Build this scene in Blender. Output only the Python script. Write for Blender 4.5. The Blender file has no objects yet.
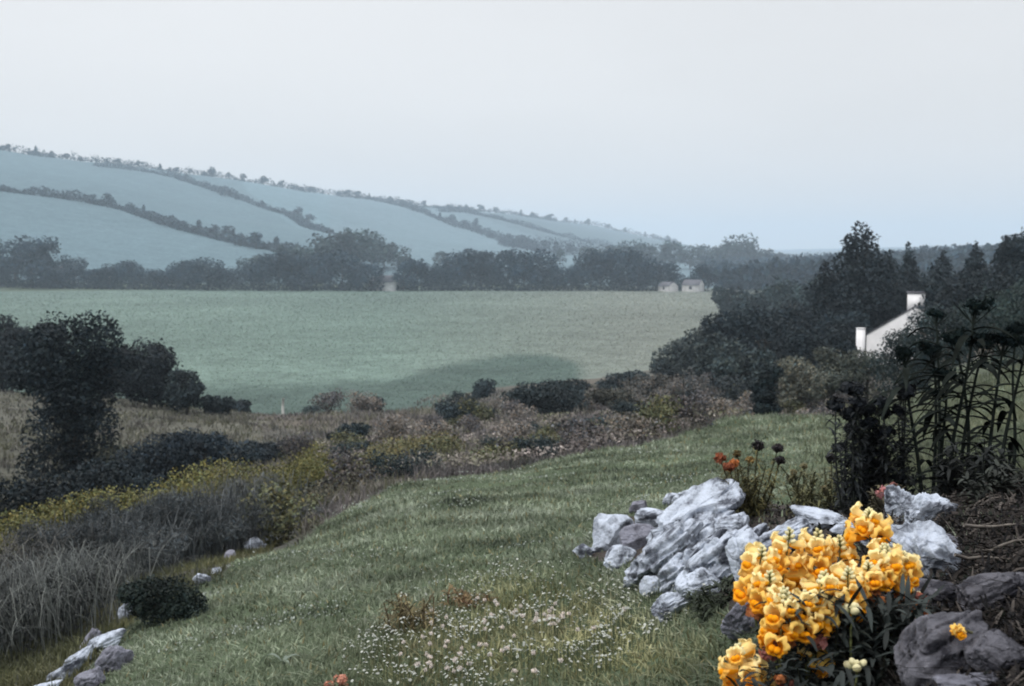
import bpy, bmesh, math, random
import numpy as np
from mathutils import Vector, Matrix, Euler

rng = np.random.default_rng(11)
random.seed(5)
SC = bpy.context.scene
COL = SC.collection
F, CX, CY, HZ = 1280.0, 512.0, 343.0, 255.0
PITCH = math.atan((CY - HZ) / F)
CP, SP = math.cos(PITCH), math.sin(PITCH)

# ------------------------------------------------------------------ camera maths (only used to survey the place)
def P(u, v, d):
    a = (u - CX) / F; b = (CY - v) / F
    dy = b * SP + CP; dz = b * CP - SP
    s = d / dy
    return Vector((a * s, d, dz * s))

def proj(x, y, z):
    yc = y * SP + z * CP; zc = y * CP - z * SP
    return CX + F * x / zc, CY - F * yc / zc

# ------------------------------------------------------------------ numpy noise
def _h(ix, iy, iz, seed):
    n = (ix * 73856093) ^ (iy * 19349663) ^ (iz * 83492791) ^ (seed * 2654435761 & 0x7fffffff)
    n = n.astype(np.int64) & 0x7fffffff
    n = ((n ^ (n >> 13)) * 1274126177) & 0x7fffffff
    n = n ^ (n >> 16)
    return (n & 0xffff) / 65535.0

def vnoise(p, seed=0):
    p = np.asarray(p, float); i = np.floor(p).astype(np.int64); f = p - i; f = f * f * (3 - 2 * f)
    out = 0
    for dx in (0, 1):
        wx = f[:, 0] if dx else 1 - f[:, 0]
        for dy in (0, 1):
            wy = f[:, 1] if dy else 1 - f[:, 1]
            for dz in (0, 1):
                wz = f[:, 2] if dz else 1 - f[:, 2]
                out = out + wx * wy * wz * _h(i[:, 0] + dx, i[:, 1] + dy, i[:, 2] + dz, seed)
    return out

def fbm(p, o=4, seed=0):
    p = np.asarray(p, float); s = 0; a = 0.5; t = 0
    for k in range(o):
        s = s + a * vnoise(p * 2 ** k + 17.3 * k, seed + k); t += a; a *= 0.5
    return s / t

def n2(x, y, sc, o=3, seed=0):
    return fbm(np.stack([np.ravel(x) / sc, np.ravel(y) / sc, np.zeros(np.size(x)) + 0.5], 1), o, seed)

# ------------------------------------------------------------------ terrain profiles: (distance, height) along bearings
PROF = {
 -350: [(.4,-1.5),(4,-1.6),(6,-2.0),(13,-3.0),(25,-4.9),(45,-6.1),(75,-7.4),(110,-12),(415,-12),(450,-11),(520,0),(800,48),(1200,106),(1500,106),(2500,110),(9000,60)],
 0:  [(.4,-1.5),(4,-1.6),(5,-1.72),(6.5,-2.0),(9,-2.25),(13,-2.9),(20,-4.2),(25,-4.9),(40,-6.0),(60,-6.8),(75,-7.5),(95,-11),(106,-12),(415,-12),(450,-11),(520,-2.8),(800,39),(1200,94),(1500,95),(2500,100),(9000,60)],
 128:[(.4,-1.5),(4,-1.5),(5,-1.62),(6.2,-1.74),(7.0,-1.95),(8.5,-2.15),(12,-2.7),(20,-4.0),(30,-5.2),(40,-5.9),(55,-6.7),(70,-7.6),(90,-11.2),(104,-12),(415,-12),(450,-11),(520,-6),(850,33),(1250,85),(1600,85),(2500,80),(9000,60)],
 256:[(.4,-1.5),(4,-1.4),(6,-1.62),(8.8,-2.03),(9.6,-2.33),(12,-2.7),(20,-3.9),(35,-5.4),(50,-6.5),(70,-8.6),(85,-10.8),(98,-12),(415,-12),(450,-11),(520,-8),(900,24),(1300,72),(1700,74),(2500,70),(9000,50)],
 384:[(.4,-1.5),(4,-1.36),(6,-1.56),(9,-1.9),(12,-2.3),(14,-2.5),(18,-3.2),(25,-4.2),(40,-5.8),(60,-7.6),(80,-10.2),(92,-12),(415,-12),(450,-11),(520,-9),(1000,15),(1400,60),(2500,60),(9000,50)],
 512:[(.4,-1.45),(4,-1.3),(6,-1.5),(9,-1.85),(13,-2.3),(17,-2.85),(25,-3.9),(40,-5.5),(60,-7.4),(80,-9.2),(118,-12),(415,-12),(450,-11),(520,-10),(1100,9),(1600,55),(2500,56),(9000,50)],
 600:[(.4,-1.35),(3,-1.22),(4,-1.28),(5,-1.33),(5.8,-1.36),(9,-1.8),(15,-2.35),(18,-2.75),(30,-4.2),(50,-6.2),(70,-8.0),(100,-10.4),(134,-12),(415,-12),(450,-11),(600,-10),(1250,2),(1850,42),(2600,42),(9000,40)],
 704:[(.4,-1.1),(3,-1.06),(4,-1.1),(4.6,-1.04),(5.2,-1.0),(6,-1.33),(9,-1.7),(17,-2.5),(22,-3.0),(30,-4.2),(45,-5.6),(70,-7.7),(100,-9.8),(155,-12),(415,-12),(600,-12),(1300,-8),(2000,10),(2600,10),(9000,30)],
 768:[(.4,-1.0),(2,-1.0),(3,-.9),(4,-.86),(4.8,-.93),(6,-1.25),(10,-1.75),(20,-2.8),(26,-3.5),(30,-4.2),(45,-5.6),(70,-7.4),(100,-9.5),(180,-12),(415,-12),(600,-12),(1500,-10),(2200,-14),(5000,20),(9000,30)],
 896:[(.4,-.62),(2.1,-.64),(3,-.68),(4,-.80),(6,-1.15),(10,-1.6),(20,-2.7),(30,-3.6),(40,-4.6),(60,-6.0),(80,-7.0),(120,-7.6),(200,-8),(415,-9),(1500,-4),(3000,18),(9000,50)],
 1024:[(.4,-.55),(2,-.58),(3,-.6),(4,-.66),(5,-.95),(10,-1.4),(20,-2.3),(30,-3.1),(40,-3.5),(60,-4.0),(100,-4.5),(200,-4),(415,-6),(1500,2),(3000,22),(9000,50)],
 1300:[(.4,-.5),(2,-.5),(4,-.55),(10,-1.1),(30,-2.3),(60,-2.5),(200,2),(415,3),(1500,20),(3000,45),(9000,60)],
}
NR = 520
LR = np.linspace(math.log(.4), math.log(5000), NR)
RR = np.exp(LR)
th_f = np.radians(np.linspace(-30, 30, 760))
th_b = np.radians(np.linspace(30, 330, 122))[1:-1]
TH = np.concatenate([th_f, th_b])
NT = len(TH)
us = np.array(sorted(PROF))
Zp = np.stack([np.interp(RR, *zip(*PROF[k])) for k in us])
thk = np.arctan((us - CX) / F)
def wrap(t): return (t + math.pi) % (2 * math.pi) - math.pi
tw = wrap(TH)
lim = thk[-1]; liml = thk[0]
def theta_eff(t):
    t = wrap(t); e = np.clip(t, liml, lim)
    back = np.clip((np.abs(t) - 0.9) / (math.pi - 0.9), 0, 1)
    return e * (1 - back) + 0.0 * back
te = theta_eff(TH)
H = np.stack([np.interp(te, thk, Zp[:, j]) for j in range(NR)], 1)      # NT x NR
def blur(A, k, ax):
    n = int(3 * k) + 1; w = np.exp(-.5 * (np.arange(-n, n + 1) / k) ** 2); w /= w.sum()
    pad = [(0, 0), (0, 0)]; pad[ax] = (n, n)
    B = np.pad(A, pad, mode='edge'); out = 0
    for i, wi in enumerate(w):
        sl = [slice(None), slice(None)]; sl[ax] = slice(i, i + A.shape[ax]); out = out + wi * B[tuple(sl)]
    return out
H = blur(H, 1.6, 1)
Hf = blur(H[:760], 18, 0); H[:760] = Hf
# small real unevenness, growing with distance up to a limit
XX = np.sin(TH)[:, None] * RR[None]; YY = np.cos(TH)[:, None] * RR[None]
amp_near = np.clip(RR, 0, 12)[None] * .006
H += (n2(XX, YY, .55, 3, 3).reshape(NT, NR) - .5) * amp_near * 2.2 * (RR[None] < 60)
scrub_m = np.clip((RR - 14) / 10, 0, 1)[None] * (H > -11.6)
H += (n2(XX, YY, 4.0, 3, 8).reshape(NT, NR) - .5) * .9 * scrub_m * (RR[None] < 120)
H += (n2(XX, YY, 90, 3, 9).reshape(NT, NR) - .5) * 9 * np.clip((RR[None] - 520) / 300, 0, 1)
H += (n2(XX, YY, 18, 2, 19).reshape(NT, NR) - .5) * .25 * ((RR[None] > 90) & (RR[None] < 430))

def gz(x, y):
    x = np.asarray(x, float); y = np.asarray(y, float)
    t = wrap(np.arctan2(x, y)); r = np.maximum(np.hypot(x, y), .41)
    fi = (t - th_f[0]) / (th_f[1] - th_f[0]); fi = np.clip(fi, 0, 758.999)
    fj = np.clip((np.log(r) - LR[0]) / (LR[1] - LR[0]), 0, NR - 1.001)
    i = fi.astype(int); j = fj.astype(int); a = fi - i; b = fj - j
    return (H[i, j] * (1 - a) * (1 - b) + H[i + 1, j] * a * (1 - b) + H[i, j + 1] * (1 - a) * b + H[i + 1, j + 1] * a * b)

def gzf(x, y): return float(gz(x, y))

def at(u, d):
    """ground point at distance d on the bearing of picture column u"""
    v = 400.0
    for _ in range(4):
        p = P(u, v, d); z = gzf(p.x, d); v = proj(p.x, d, z)[1]
    return Vector((p.x, d, z)), v

def hit(u, v, d0=1.0, d1=4000, last=False):
    ds = np.exp(np.linspace(math.log(d0), math.log(d1), 3000))
    a = (u - CX) / F; b = (CY - v) / F; dy = b * SP + CP; dz = b * CP - SP
    x = a * ds / dy; z = dz * ds / dy
    below = z < gz(x, ds)
    if not below.any() and v < 600: return hit(u, v + 1.5, d0, d1)
    k = int(np.argmax(below)) if below.any() else len(ds) - 1
    return Vector((x[k], ds[k], float(gz(x[k], ds[k]))))

def poly_world(uv, d0=1.0): return [tuple(hit(u, v, d0)[:2]) for u, v in uv]
def in_poly(x, y, poly):
    c = np.zeros(np.shape(x), bool); n = len(poly)
    for i in range(n):
        x1, y1 = poly[i]; x2, y2 = poly[(i + 1) % n]
        m = ((y1 > y) != (y2 > y)) & (x < (x2 - x1) * (y - y1) / (y2 - y1 + 1e-12) + x1)
        c ^= m
    return c

# ------------------------------------------------------------------ mesh helpers
def mesh_np(name, V, Fc, col=None, smooth=False, mats=()):
    V = np.asarray(V, np.float32); Fc = np.asarray(Fc, np.int32)
    me = bpy.data.meshes.new(name); k = Fc.shape[1]; n = len(Fc)
    me.vertices.add(len(V)); me.vertices.foreach_set('co', V.ravel())
    me.loops.add(n * k); me.loops.foreach_set('vertex_index', Fc.ravel())
    me.polygons.add(n); me.polygons.foreach_set('loop_start', np.arange(0, n * k, k, dtype=np.int32))
    try: me.polygons.foreach_set('loop_total', np.full(n, k, np.int32))
    except Exception: pass
    if smooth: me.polygons.foreach_set('use_smooth', np.ones(n, bool))
    for m in mats: me.materials.append(m)
    me.update(calc_edges=True)
    if col is not None:
        c = np.ones((len(V), 4), np.float32); c[:, :3] = col
        at_ = me.color_attributes.new('col', 'FLOAT_COLOR', 'POINT'); at_.data.foreach_set('color', c.ravel())
    return me

def link(name, me, parent=None, loc=None, rot=None, scale=None):
    o = bpy.data.objects.new(name, me); COL.objects.link(o)
    if parent is not None: o.parent = parent
    if loc is not None: o.location = loc
    if rot is not None: o.rotation_euler = rot
    if scale is not None: o.scale = scale
    return o

def tag(o, label=None, cat=None, group=None, kind=None):
    if label: o['label'] = label
    if cat: o['category'] = cat
    if group: o['group'] = group
    if kind: o['kind'] = kind
    return o

def thing(name, label, cat, loc=(0, 0, 0), rotz=0, group=None):
    o = link(name, None, None, loc, (0, 0, rotz)); o.empty_display_size = .1
    return tag(o, label, cat, group)

class Q:
    """collects quads"""
    def __init__(s): s.V = []; s.F = []; s.C = []; s.n = 0
    def add(s, V, Fc, c=None):
        V = np.asarray(V, float); Fc = np.asarray(Fc, int)
        s.V.append(V); s.F.append(Fc + s.n)
        if c is None: c = np.ones((len(V), 3)) * .5
        c = np.broadcast_to(np.asarray(c, float), (len(V), 3)); s.C.append(c); s.n += len(V)
    def mesh(s, name, m, smooth=False):
        return mesh_np(name, np.concatenate(s.V), np.concatenate(s.F), np.concatenate(s.C), smooth, (m,))
    def build(s, name, m, parent=None, smooth=False, loc=None, rot=None):
        return link(name, s.mesh(name, m, smooth), parent, loc, rot)

def tube(q, pts, rad, c=(.1, .08, .06), seg=6):
    pts = np.asarray(pts, float); n = len(pts); rad = np.broadcast_to(rad, (n,))
    t = np.gradient(pts, axis=0); t /= np.linalg.norm(t, axis=1)[:, None] + 1e-9
    ref = np.array([0., 0, 1]) if abs(t[:, 2]).mean() < .9 else np.array([1., 0, 0])
    a = np.cross(t, ref); a /= np.linalg.norm(a, axis=1)[:, None] + 1e-9; b = np.cross(t, a)
    ph = np.linspace(0, 2 * math.pi, seg, endpoint=False)
    V = (pts[:, None] + rad[:, None, None] * (np.cos(ph)[None, :, None] * a[:, None] + np.sin(ph)[None, :, None] * b[:, None])).reshape(-1, 3)
    Fc = []
    for i in range(n - 1):
        for j in range(seg):
            k = (j + 1) % seg
            Fc.append((i * seg + j, i * seg + k, (i + 1) * seg + k, (i + 1) * seg + j))
    base = len(V); V = np.vstack([V, pts[0], pts[-1]])
    for j in range(0, seg, 2):
        k = (j + 1) % seg; l = (j + 2) % seg
        Fc.append((base, j, k, l)); o = (n - 1) * seg; Fc.append((base + 1, o + l, o + k, o + j))
    q.add(V, Fc, c)

def unit(n, r=rng):
    v = r.normal(size=(n, 3)); return v / np.linalg.norm(v, axis=1)[:, None]

def leaves(q, Pn, size, colr, out=None, aspect=.6, r=rng, droop=0.0):
    """rhombic leaf / leaf-spray quads at points Pn"""
    n = len(Pn); a = unit(n, r)
    if out is not None:
        nr = out + .8 * unit(n, r); nr /= np.linalg.norm(nr, axis=1)[:, None] + 1e-9
        a = np.cross(nr, a); a /= np.linalg.norm(a, axis=1)[:, None] + 1e-9
    else:
        nr = unit(n, r)
    a[:, 2] -= droop; a /= np.linalg.norm(a, axis=1)[:, None] + 1e-9
    b = np.cross(nr, a); b /= np.linalg.norm(b, axis=1)[:, None] + 1e-9
    s = np.broadcast_to(size, (n,)) * r.uniform(.55, 1.25, n); s = s[:, None]
    V = np.stack([Pn - a * s, Pn - b * s * aspect, Pn + a * s, Pn + b * s * aspect], 1).reshape(-1, 3)
    Fc = np.arange(4 * n).reshape(n, 4)
    q.add(V, Fc, np.repeat(colr, 4, 0))

def tones(Pn, base, sc, amp=.55, r=rng, seed=0, hue=.12):
    base = np.asarray(base, float)
    if base.max() < .05: base = base * np.array([.72, .95, 1.12])
    """clump-to-clump and leaf-to-leaf differences of leaf colour"""
    n = len(Pn); t = fbm(np.asarray(Pn) / sc + 3.1, 2, seed)
    k = 1 + amp * 2 * (t - .5) + r.uniform(-.28, .28, n)
    c = np.asarray(base)[None] * np.clip(k, .25, 2.2)[:, None]
    w = r.normal(0, hue, n); c = c * np.stack([1 + w, 1 + .2 * w, 1 - .6 * w], 1)
    return np.clip(c, .001, .9)

# ------------------------------------------------------------------ materials
def new_mat(name):
    m = bpy.data.materials.new(name); m.use_nodes = True; nt = m.node_tree
    for n in list(nt.nodes): nt.nodes.remove(n)
    o = nt.nodes.new('ShaderNodeOutputMaterial'); b = nt.nodes.new('ShaderNodeBsdfPrincipled')
    nt.links.new(b.outputs[0], o.inputs[0]); return m, nt, b

def N(nt, t, **k):
    n = nt.nodes.new(t)
    for a, b in k.items(): setattr(n, a, b)
    return n

def veg_mat(name, rough=.75, spec=.25, scale=8.0, amp=.5, rnd=.25, trans=0.0):
    m, nt, b = new_mat(name); L = nt.links.new
    at_ = N(nt, 'ShaderNodeAttribute', attribute_name='col')
    tc = N(nt, 'ShaderNodeTexCoord'); no = N(nt, 'ShaderNodeTexNoise'); no.inputs['Scale'].default_value = scale; no.inputs['Detail'].default_value = 3
    L(tc.outputs['Object'], no.inputs['Vector'])
    mr = N(nt, 'ShaderNodeMapRange'); mr.inputs['To Min'].default_value = 1 - amp; mr.inputs['To Max'].default_value = 1 + amp
    mr.inputs['From Min'].default_value = .25; mr.inputs['From Max'].default_value = .75
    L(no.outputs['Fac'], mr.inputs['Value'])
    oi = N(nt, 'ShaderNodeObjectInfo'); mr2 = N(nt, 'ShaderNodeMapRange'); mr2.inputs['To Min'].default_value = 1 - rnd; mr2.inputs['To Max'].default_value = 1 + rnd
    L(oi.outputs['Random'], mr2.inputs['Value'])
    mu = N(nt, 'ShaderNodeMath', operation='MULTIPLY'); L(mr.outputs[0], mu.inputs[0]); L(mr2.outputs[0], mu.inputs[1])
    vm = N(nt, 'ShaderNodeVectorMath', operation='SCALE'); L(at_.outputs['Color'], vm.inputs[0]); L(mu.outputs[0], vm.inputs['Scale'])
    L(vm.outputs[0], b.inputs['Base Color'])
    b.inputs['Roughness'].default_value = rough; b.inputs['Specular IOR Level'].default_value = spec
    if trans:
        o = nt.nodes['Material Output']; tr = N(nt, 'ShaderNodeBsdfTranslucent'); L(vm.outputs[0], tr.inputs[0])
        mx = N(nt, 'ShaderNodeMixShader'); mx.inputs[0].default_value = trans
        L(b.outputs[0], mx.inputs[1]); L(tr.outputs[0], mx.inputs[2]); L(mx.outputs[0], o.inputs[0])
    return m

M = {}
M['leaf'] = veg_mat('leaf_green')
M['grass'] = veg_mat('grass_blade', spec=.35, rough=.6, scale=1.5, rnd=0, trans=.2)
M['bark'] = veg_mat('bark', rough=.9, spec=.1, scale=14)
M['stalk'] = veg_mat('dark_dry_stalk', rough=.95, spec=.03, scale=20)
M['petal'] = veg_mat('petal', rough=.85, spec=.08, scale=60, amp=.08, rnd=.05, trans=.35)
M['litter'] = veg_mat('dry_litter', rough=.9, spec=.1, scale=20)

def rock_mat(name, base, dark, lich, sc=1.0):
    m, nt, b = new_mat(name); L = nt.links.new
    tc = N(nt, 'ShaderNodeTexCoord'); oi = N(nt, 'ShaderNodeObjectInfo')
    ad = N(nt, 'ShaderNodeVectorMath', operation='ADD'); L(tc.outputs['Object'], ad.inputs[0]); L(oi.outputs['Random'], ad.inputs[1])
    n1 = N(nt, 'ShaderNodeTexNoise'); n1.inputs['Scale'].default_value = 13 * sc; n1.inputs['Detail'].default_value = 8; n1.inputs['Roughness'].default_value = .68
    n2_ = N(nt, 'ShaderNodeTexNoise'); n2_.inputs['Scale'].default_value = 46 * sc; n2_.inputs['Detail'].default_value = 6; n2_.inputs['Roughness'].default_value = .7
    vo = N(nt, 'ShaderNodeTexVoronoi', feature='DISTANCE_TO_EDGE'); vo.inputs['Scale'].default_value = 6 * sc
    di = N(nt, 'ShaderNodeTexNoise'); di.inputs['Scale'].default_value = 7 * sc
    ad2 = N(nt, 'ShaderNodeVectorMath', operation='MULTIPLY_ADD'); L(di.outputs['Color'], ad2.inputs[0]); ad2.inputs[1].default_value = (.25,) * 3; L(ad.outputs[0], ad2.inputs[2])
    for n_ in (n1, n2_, di): L(ad.outputs[0], n_.inputs['Vector'])
    L(ad2.outputs[0], vo.inputs['Vector'])
    r1 = N(nt, 'ShaderNodeValToRGB'); r1.color_ramp.elements[0].position = .39; r1.color_ramp.elements[0].color = (*dark, 1)  # dark mottling paints crevice shade into the stone colour, along with stains
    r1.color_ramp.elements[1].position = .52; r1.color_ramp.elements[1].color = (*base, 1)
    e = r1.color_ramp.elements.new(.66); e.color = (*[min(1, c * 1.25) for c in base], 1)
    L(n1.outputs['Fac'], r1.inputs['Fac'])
    r2 = N(nt, 'ShaderNodeValToRGB'); r2.color_ramp.elements[0].position = .58; r2.color_ramp.elements[0].color = (0, 0, 0, 1); r2.color_ramp.elements[1].position = .7; r2.color_ramp.elements[1].color = (1, 1, 1, 1)
    L(n2_.outputs['Fac'], r2.inputs['Fac'])
    mx = N(nt, 'ShaderNodeMix', data_type='RGBA'); mx.inputs['B'].default_value = (*lich, 1)
    ml = N(nt, 'ShaderNodeMath', operation='MULTIPLY'); ml.inputs[1].default_value = .4; L(r2.outputs[0], ml.inputs[0]); L(ml.outputs[0], mx.inputs['Factor']); L(r1.outputs[0], mx.inputs['A'])
    L(mx.outputs['Result'], b.inputs['Base Color']); b.inputs['Roughness'].default_value = .85; b.inputs['Specular IOR Level'].default_value = .25
    rv = N(nt, 'ShaderNodeMapRange'); rv.inputs['From Max'].default_value = .05; L(vo.outputs['Distance'], rv.inputs['Value'])
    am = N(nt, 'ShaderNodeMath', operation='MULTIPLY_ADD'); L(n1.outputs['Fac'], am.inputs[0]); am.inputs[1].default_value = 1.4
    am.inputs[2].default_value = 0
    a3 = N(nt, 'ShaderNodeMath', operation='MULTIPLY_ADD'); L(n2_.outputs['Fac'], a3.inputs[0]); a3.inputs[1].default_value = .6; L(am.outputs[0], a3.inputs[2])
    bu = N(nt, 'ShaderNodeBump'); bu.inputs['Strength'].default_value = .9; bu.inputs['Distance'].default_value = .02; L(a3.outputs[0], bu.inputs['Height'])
    L(bu.outputs[0], b.inputs['Normal'])
    return m
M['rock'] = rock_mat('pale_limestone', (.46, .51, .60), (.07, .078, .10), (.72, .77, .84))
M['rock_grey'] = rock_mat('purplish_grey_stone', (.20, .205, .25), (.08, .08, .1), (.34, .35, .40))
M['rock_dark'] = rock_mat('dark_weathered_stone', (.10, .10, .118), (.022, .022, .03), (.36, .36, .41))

def wall_mat(name, c, sc=3, amp=.12):
    m, nt, b = new_mat(name); L = nt.links.new
    tc = N(nt, 'ShaderNodeTexCoord'); no = N(nt, 'ShaderNodeTexNoise'); no.inputs['Scale'].default_value = sc; no.inputs['Detail'].default_value = 6
    L(tc.outputs['Object'], no.inputs['Vector'])
    r = N(nt, 'ShaderNodeValToRGB'); r.color_ramp.elements[0].position = .3; r.color_ramp.elements[1].position = .7
    r.color_ramp.elements[0].color = (*[x * (1 - amp * 2) for x in c], 1); r.color_ramp.elements[1].color = (*[min(1, x * (1 + amp)) for x in c], 1)
    L(no.outputs['Fac'], r.inputs['Fac']); L(r.outputs[0], b.inputs['Base Color']); b.inputs['Roughness'].default_value = .85
    return m
M['whitewash'] = wall_mat('whitewash', (.8, .8, .82), 1.5, .06)
M['whitewash_far'] = wall_mat('greyed_whitewash', (.5, .5, .5), 1.5, .15)
M['slate'] = wall_mat('slate_roof', (.11, .11, .13), 6, .3)
M['pane'] = wall_mat('dark_window', (.03, .035, .05), 2)
M['wood'] = wall_mat('weathered_wood', (.42, .42, .40), 9, .2)
M['clay'] = wall_mat('clay_pot', (.25, .1, .06), 9, .2)

# ------------------------------------------------------------------ zones on the ground (in metres, from surveyed outlines)
LF_u = [-300, 0, 60, 128, 215, 256, 300, 384, 450, 512, 600, 640, 704, 768, 845, 900, 1024, 1400]
LF_d = [3.8, 4.2, 4.8, 6.3, 7.7, 9.2, 10.5, 13.5, 15, 16, 17.5, 18, 22, 27, 30, 34, 38, 45]
def u_of(x, y): return CX + F * x / np.maximum(y, .05) * 1.0
def lawn_far(x, y): return np.interp(u_of(x, y), LF_u, LF_d)
SOIL = poly_world([(588, 560), (600, 530), (650, 503), (700, 484), (780, 505), (860, 500), (1010, 440), (1300, 430), (1300, 900), (850, 900), (820, 720), (775, 640), (700, 590), (645, 566)])
FLOWERS = poly_world([(380, 700), (385, 610), (440, 560), (540, 545), (640, 590), (740, 640), (740, 700)])
EDGE_u = [0, 128, 256, 384, 512, 600, 704, 768]
EDGE_d = [106, 104, 98, 92, 118, 134, 155, 180]
PATCH_u = [0, 200, 256, 384, 450, 512, 548, 590, 640, 700]
PATCH_w = [8, 11, 14, 22, 29, 30, 24, 0, 0, 0]

def ground_colors(x, y, z):
    x = np.ravel(x); y = np.ravel(y); z = np.ravel(z); n = len(x)
    d = np.where(y > 0, y, np.hypot(x, y)); r = np.hypot(x, y)
    u = np.where(y > .1, u_of(x, np.maximum(y, .1)), 512)
    c = np.zeros((n, 3)); c[:] = (.075, .095, .065)
    lf = np.interp(u, LF_u, LF_d)
    near = d < lf
    c[near] = (.06, .08, .048)
    a = n2(x, y, .9, 3, 21); c[near] *= (.7 + .7 * a[near])[:, None]
    scr = (~near) & (z > -11.8) & (r < 430)
    k = np.clip((n2(x, y, 6, 3, 22) - .35) * 3.5, 0, 1)[:, None]
    cs = (1 - k) * np.array([.062, .066, .06]) + k * np.array([.105, .092, .075])
    c[scr] = cs[scr]
    # rough tawny field on the left
    tan = scr & (u < 260) & (d > 27)
    c[tan] = (np.array([.082, .082, .068])[None] * (.8 + .5 * n2(x, y, 5, 2, 23)[:, None]))[tan]
    grn = (u > 800) & (d > 6) & (d < 60) & (d >= 0)
    gw = np.clip((u - 800 + (n2(x, y, 2, 3, 33) - .5) * 120) / 90, 0, 1)[:, None] * .75; c = np.where(grn[:, None], c * (1 - gw) + gw * np.array([.075, .092, .06])[None] * (.8 + .4 * n2(x, y, 3, 2, 24)[:, None]), c)
    # valley meadow
    fld = (z < -11.3) & (r < 470) & (r > 80)
    w = n2(x, y, 35, 4, 25); w2 = n2(x / 4.0, y, 6, 3, 26)
    cf = np.array([.104, .148, .128])[None] * (.72 + .56 * w[:, None]) * (.93 + .14 * w2[:, None])
    cf2 = np.array([.132, .150, .132])[None] * (.78 + .44 * w[:, None]) * (.94 + .12 * w2[:, None])
    kk = np.clip((u - 380) / 260, 0, 1)[:, None]; cf = cf * (1 - kk) + cf2 * kk
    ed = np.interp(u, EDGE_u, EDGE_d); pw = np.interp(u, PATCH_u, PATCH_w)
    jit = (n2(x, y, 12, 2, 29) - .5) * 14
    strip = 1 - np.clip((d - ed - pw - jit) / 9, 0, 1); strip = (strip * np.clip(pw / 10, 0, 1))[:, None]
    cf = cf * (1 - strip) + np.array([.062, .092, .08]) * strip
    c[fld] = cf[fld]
    # hill pastures, one shade per enclosure
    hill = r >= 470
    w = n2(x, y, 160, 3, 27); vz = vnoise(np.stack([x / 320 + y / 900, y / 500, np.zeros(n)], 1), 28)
    ch = np.array([.098, .152, .175])[None] * (.85 + .3 * w[:, None]) * (.9 + .25 * (vz[:, None] > .5))  # blue of the distance haze is put into the pasture colour
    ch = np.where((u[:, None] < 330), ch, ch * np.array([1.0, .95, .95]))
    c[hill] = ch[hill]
    soil = in_poly(x, y, SOIL) & (r < 8)
    c[soil] = (np.array([.028, .024, .022])[None] * (.6 + .9 * n2(x, y, .2, 3, 30)[:, None]))[soil]
    c[soil] *= 1.6
    return c

idx = np.arange(NT * NR).reshape(NT, NR)
nx = np.roll(idx, -1, 0)
quads = np.stack([idx[:, :-1], idx[:, 1:], nx[:, 1:], nx[:, :-1]], -1).reshape(-1, 4)
Vt = np.stack([XX, YY, H], -1).reshape(-1, 3)
cz = len(Vt)
gm, nt, b = new_mat('ground_cover'); L = nt.links.new
at_ = N(nt, 'ShaderNodeAttribute', attribute_name='col'); geo = N(nt, 'ShaderNodeNewGeometry')
ns = []
for s_, dt in ((.13, 7), (.6, 7), (9, 6)):
    q_ = N(nt, 'ShaderNodeTexNoise'); q_.inputs['Scale'].default_value = s_; q_.inputs['Detail'].default_value = dt; q_.inputs['Roughness'].default_value = .65
    L(geo.outputs['Position'], q_.inputs['Vector']); ns.append(q_)
def mrng(src, a, b_):
    m_ = N(nt, 'ShaderNodeMapRange'); m_.inputs['From Min'].default_value = .3; m_.inputs['From Max'].default_value = .7; m_.inputs['To Min'].default_value = a; m_.inputs['To Max'].default_value = b_
    L(src, m_.inputs['Value']); return m_.outputs[0]
p1 = N(nt, 'ShaderNodeMath', operation='MULTIPLY'); L(mrng(ns[0].outputs['Fac'], .80, 1.20), p1.inputs[0]); L(mrng(ns[1].outputs['Fac'], .66, 1.34), p1.inputs[1])
p2 = N(nt, 'ShaderNodeMath', operation='MULTIPLY'); L(p1.outputs[0], p2.inputs[0]); L(mrng(ns[2].outputs['Fac'], .75, 1.25), p2.inputs[1])
vm = N(nt, 'ShaderNodeVectorMath', operation='SCALE'); L(at_.outputs['Color'], vm.inputs[0]); L(p2.outputs[0], vm.inputs['Scale']); L(vm.outputs[0], b.inputs['Base Color'])
b.inputs['Roughness'].default_value = .95; b.inputs['Specular IOR Level'].default_value = .1
bu = N(nt, 'ShaderNodeBump'); bu.inputs['Strength'].default_value = .6; bu.inputs['Distance'].default_value = .05; L(ns[2].outputs['Fac'], bu.inputs['Height']); L(bu.outputs[0], b.inputs['Normal'])
gc = ground_colors(XX, YY, H)
# close the small hole under the photographer with a fan of quads
Vt = np.vstack([Vt, [[0, 0, float(H[:, 0].mean())]]]); gc = np.vstack([gc, gc[:1]])
ring = idx[:, 0]; fan = []
for i in range(0, NT - 1, 2): fan.append((cz, ring[i], ring[i + 1], ring[(i + 2) % NT]))
quads = np.vstack([quads, np.array(fan)])
g = link('ground', mesh_np('ground', Vt, quads, gc, True, (gm,))); tag(g, 'green valley floor, pasture hillside and garden slope', kind='structure')

# ------------------------------------------------------------------ grass
def polar_samples(n, u0, u1, d0, d1, power=0.0, r=rng):
    u = r.uniform(u0, u1, n); t = r.uniform(0, 1, n)
    d = np.exp(math.log(d0) + t ** (1 + power) * (math.log(d1) - math.log(d0)))
    x = (u - CX) / F * d; return x, d

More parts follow.
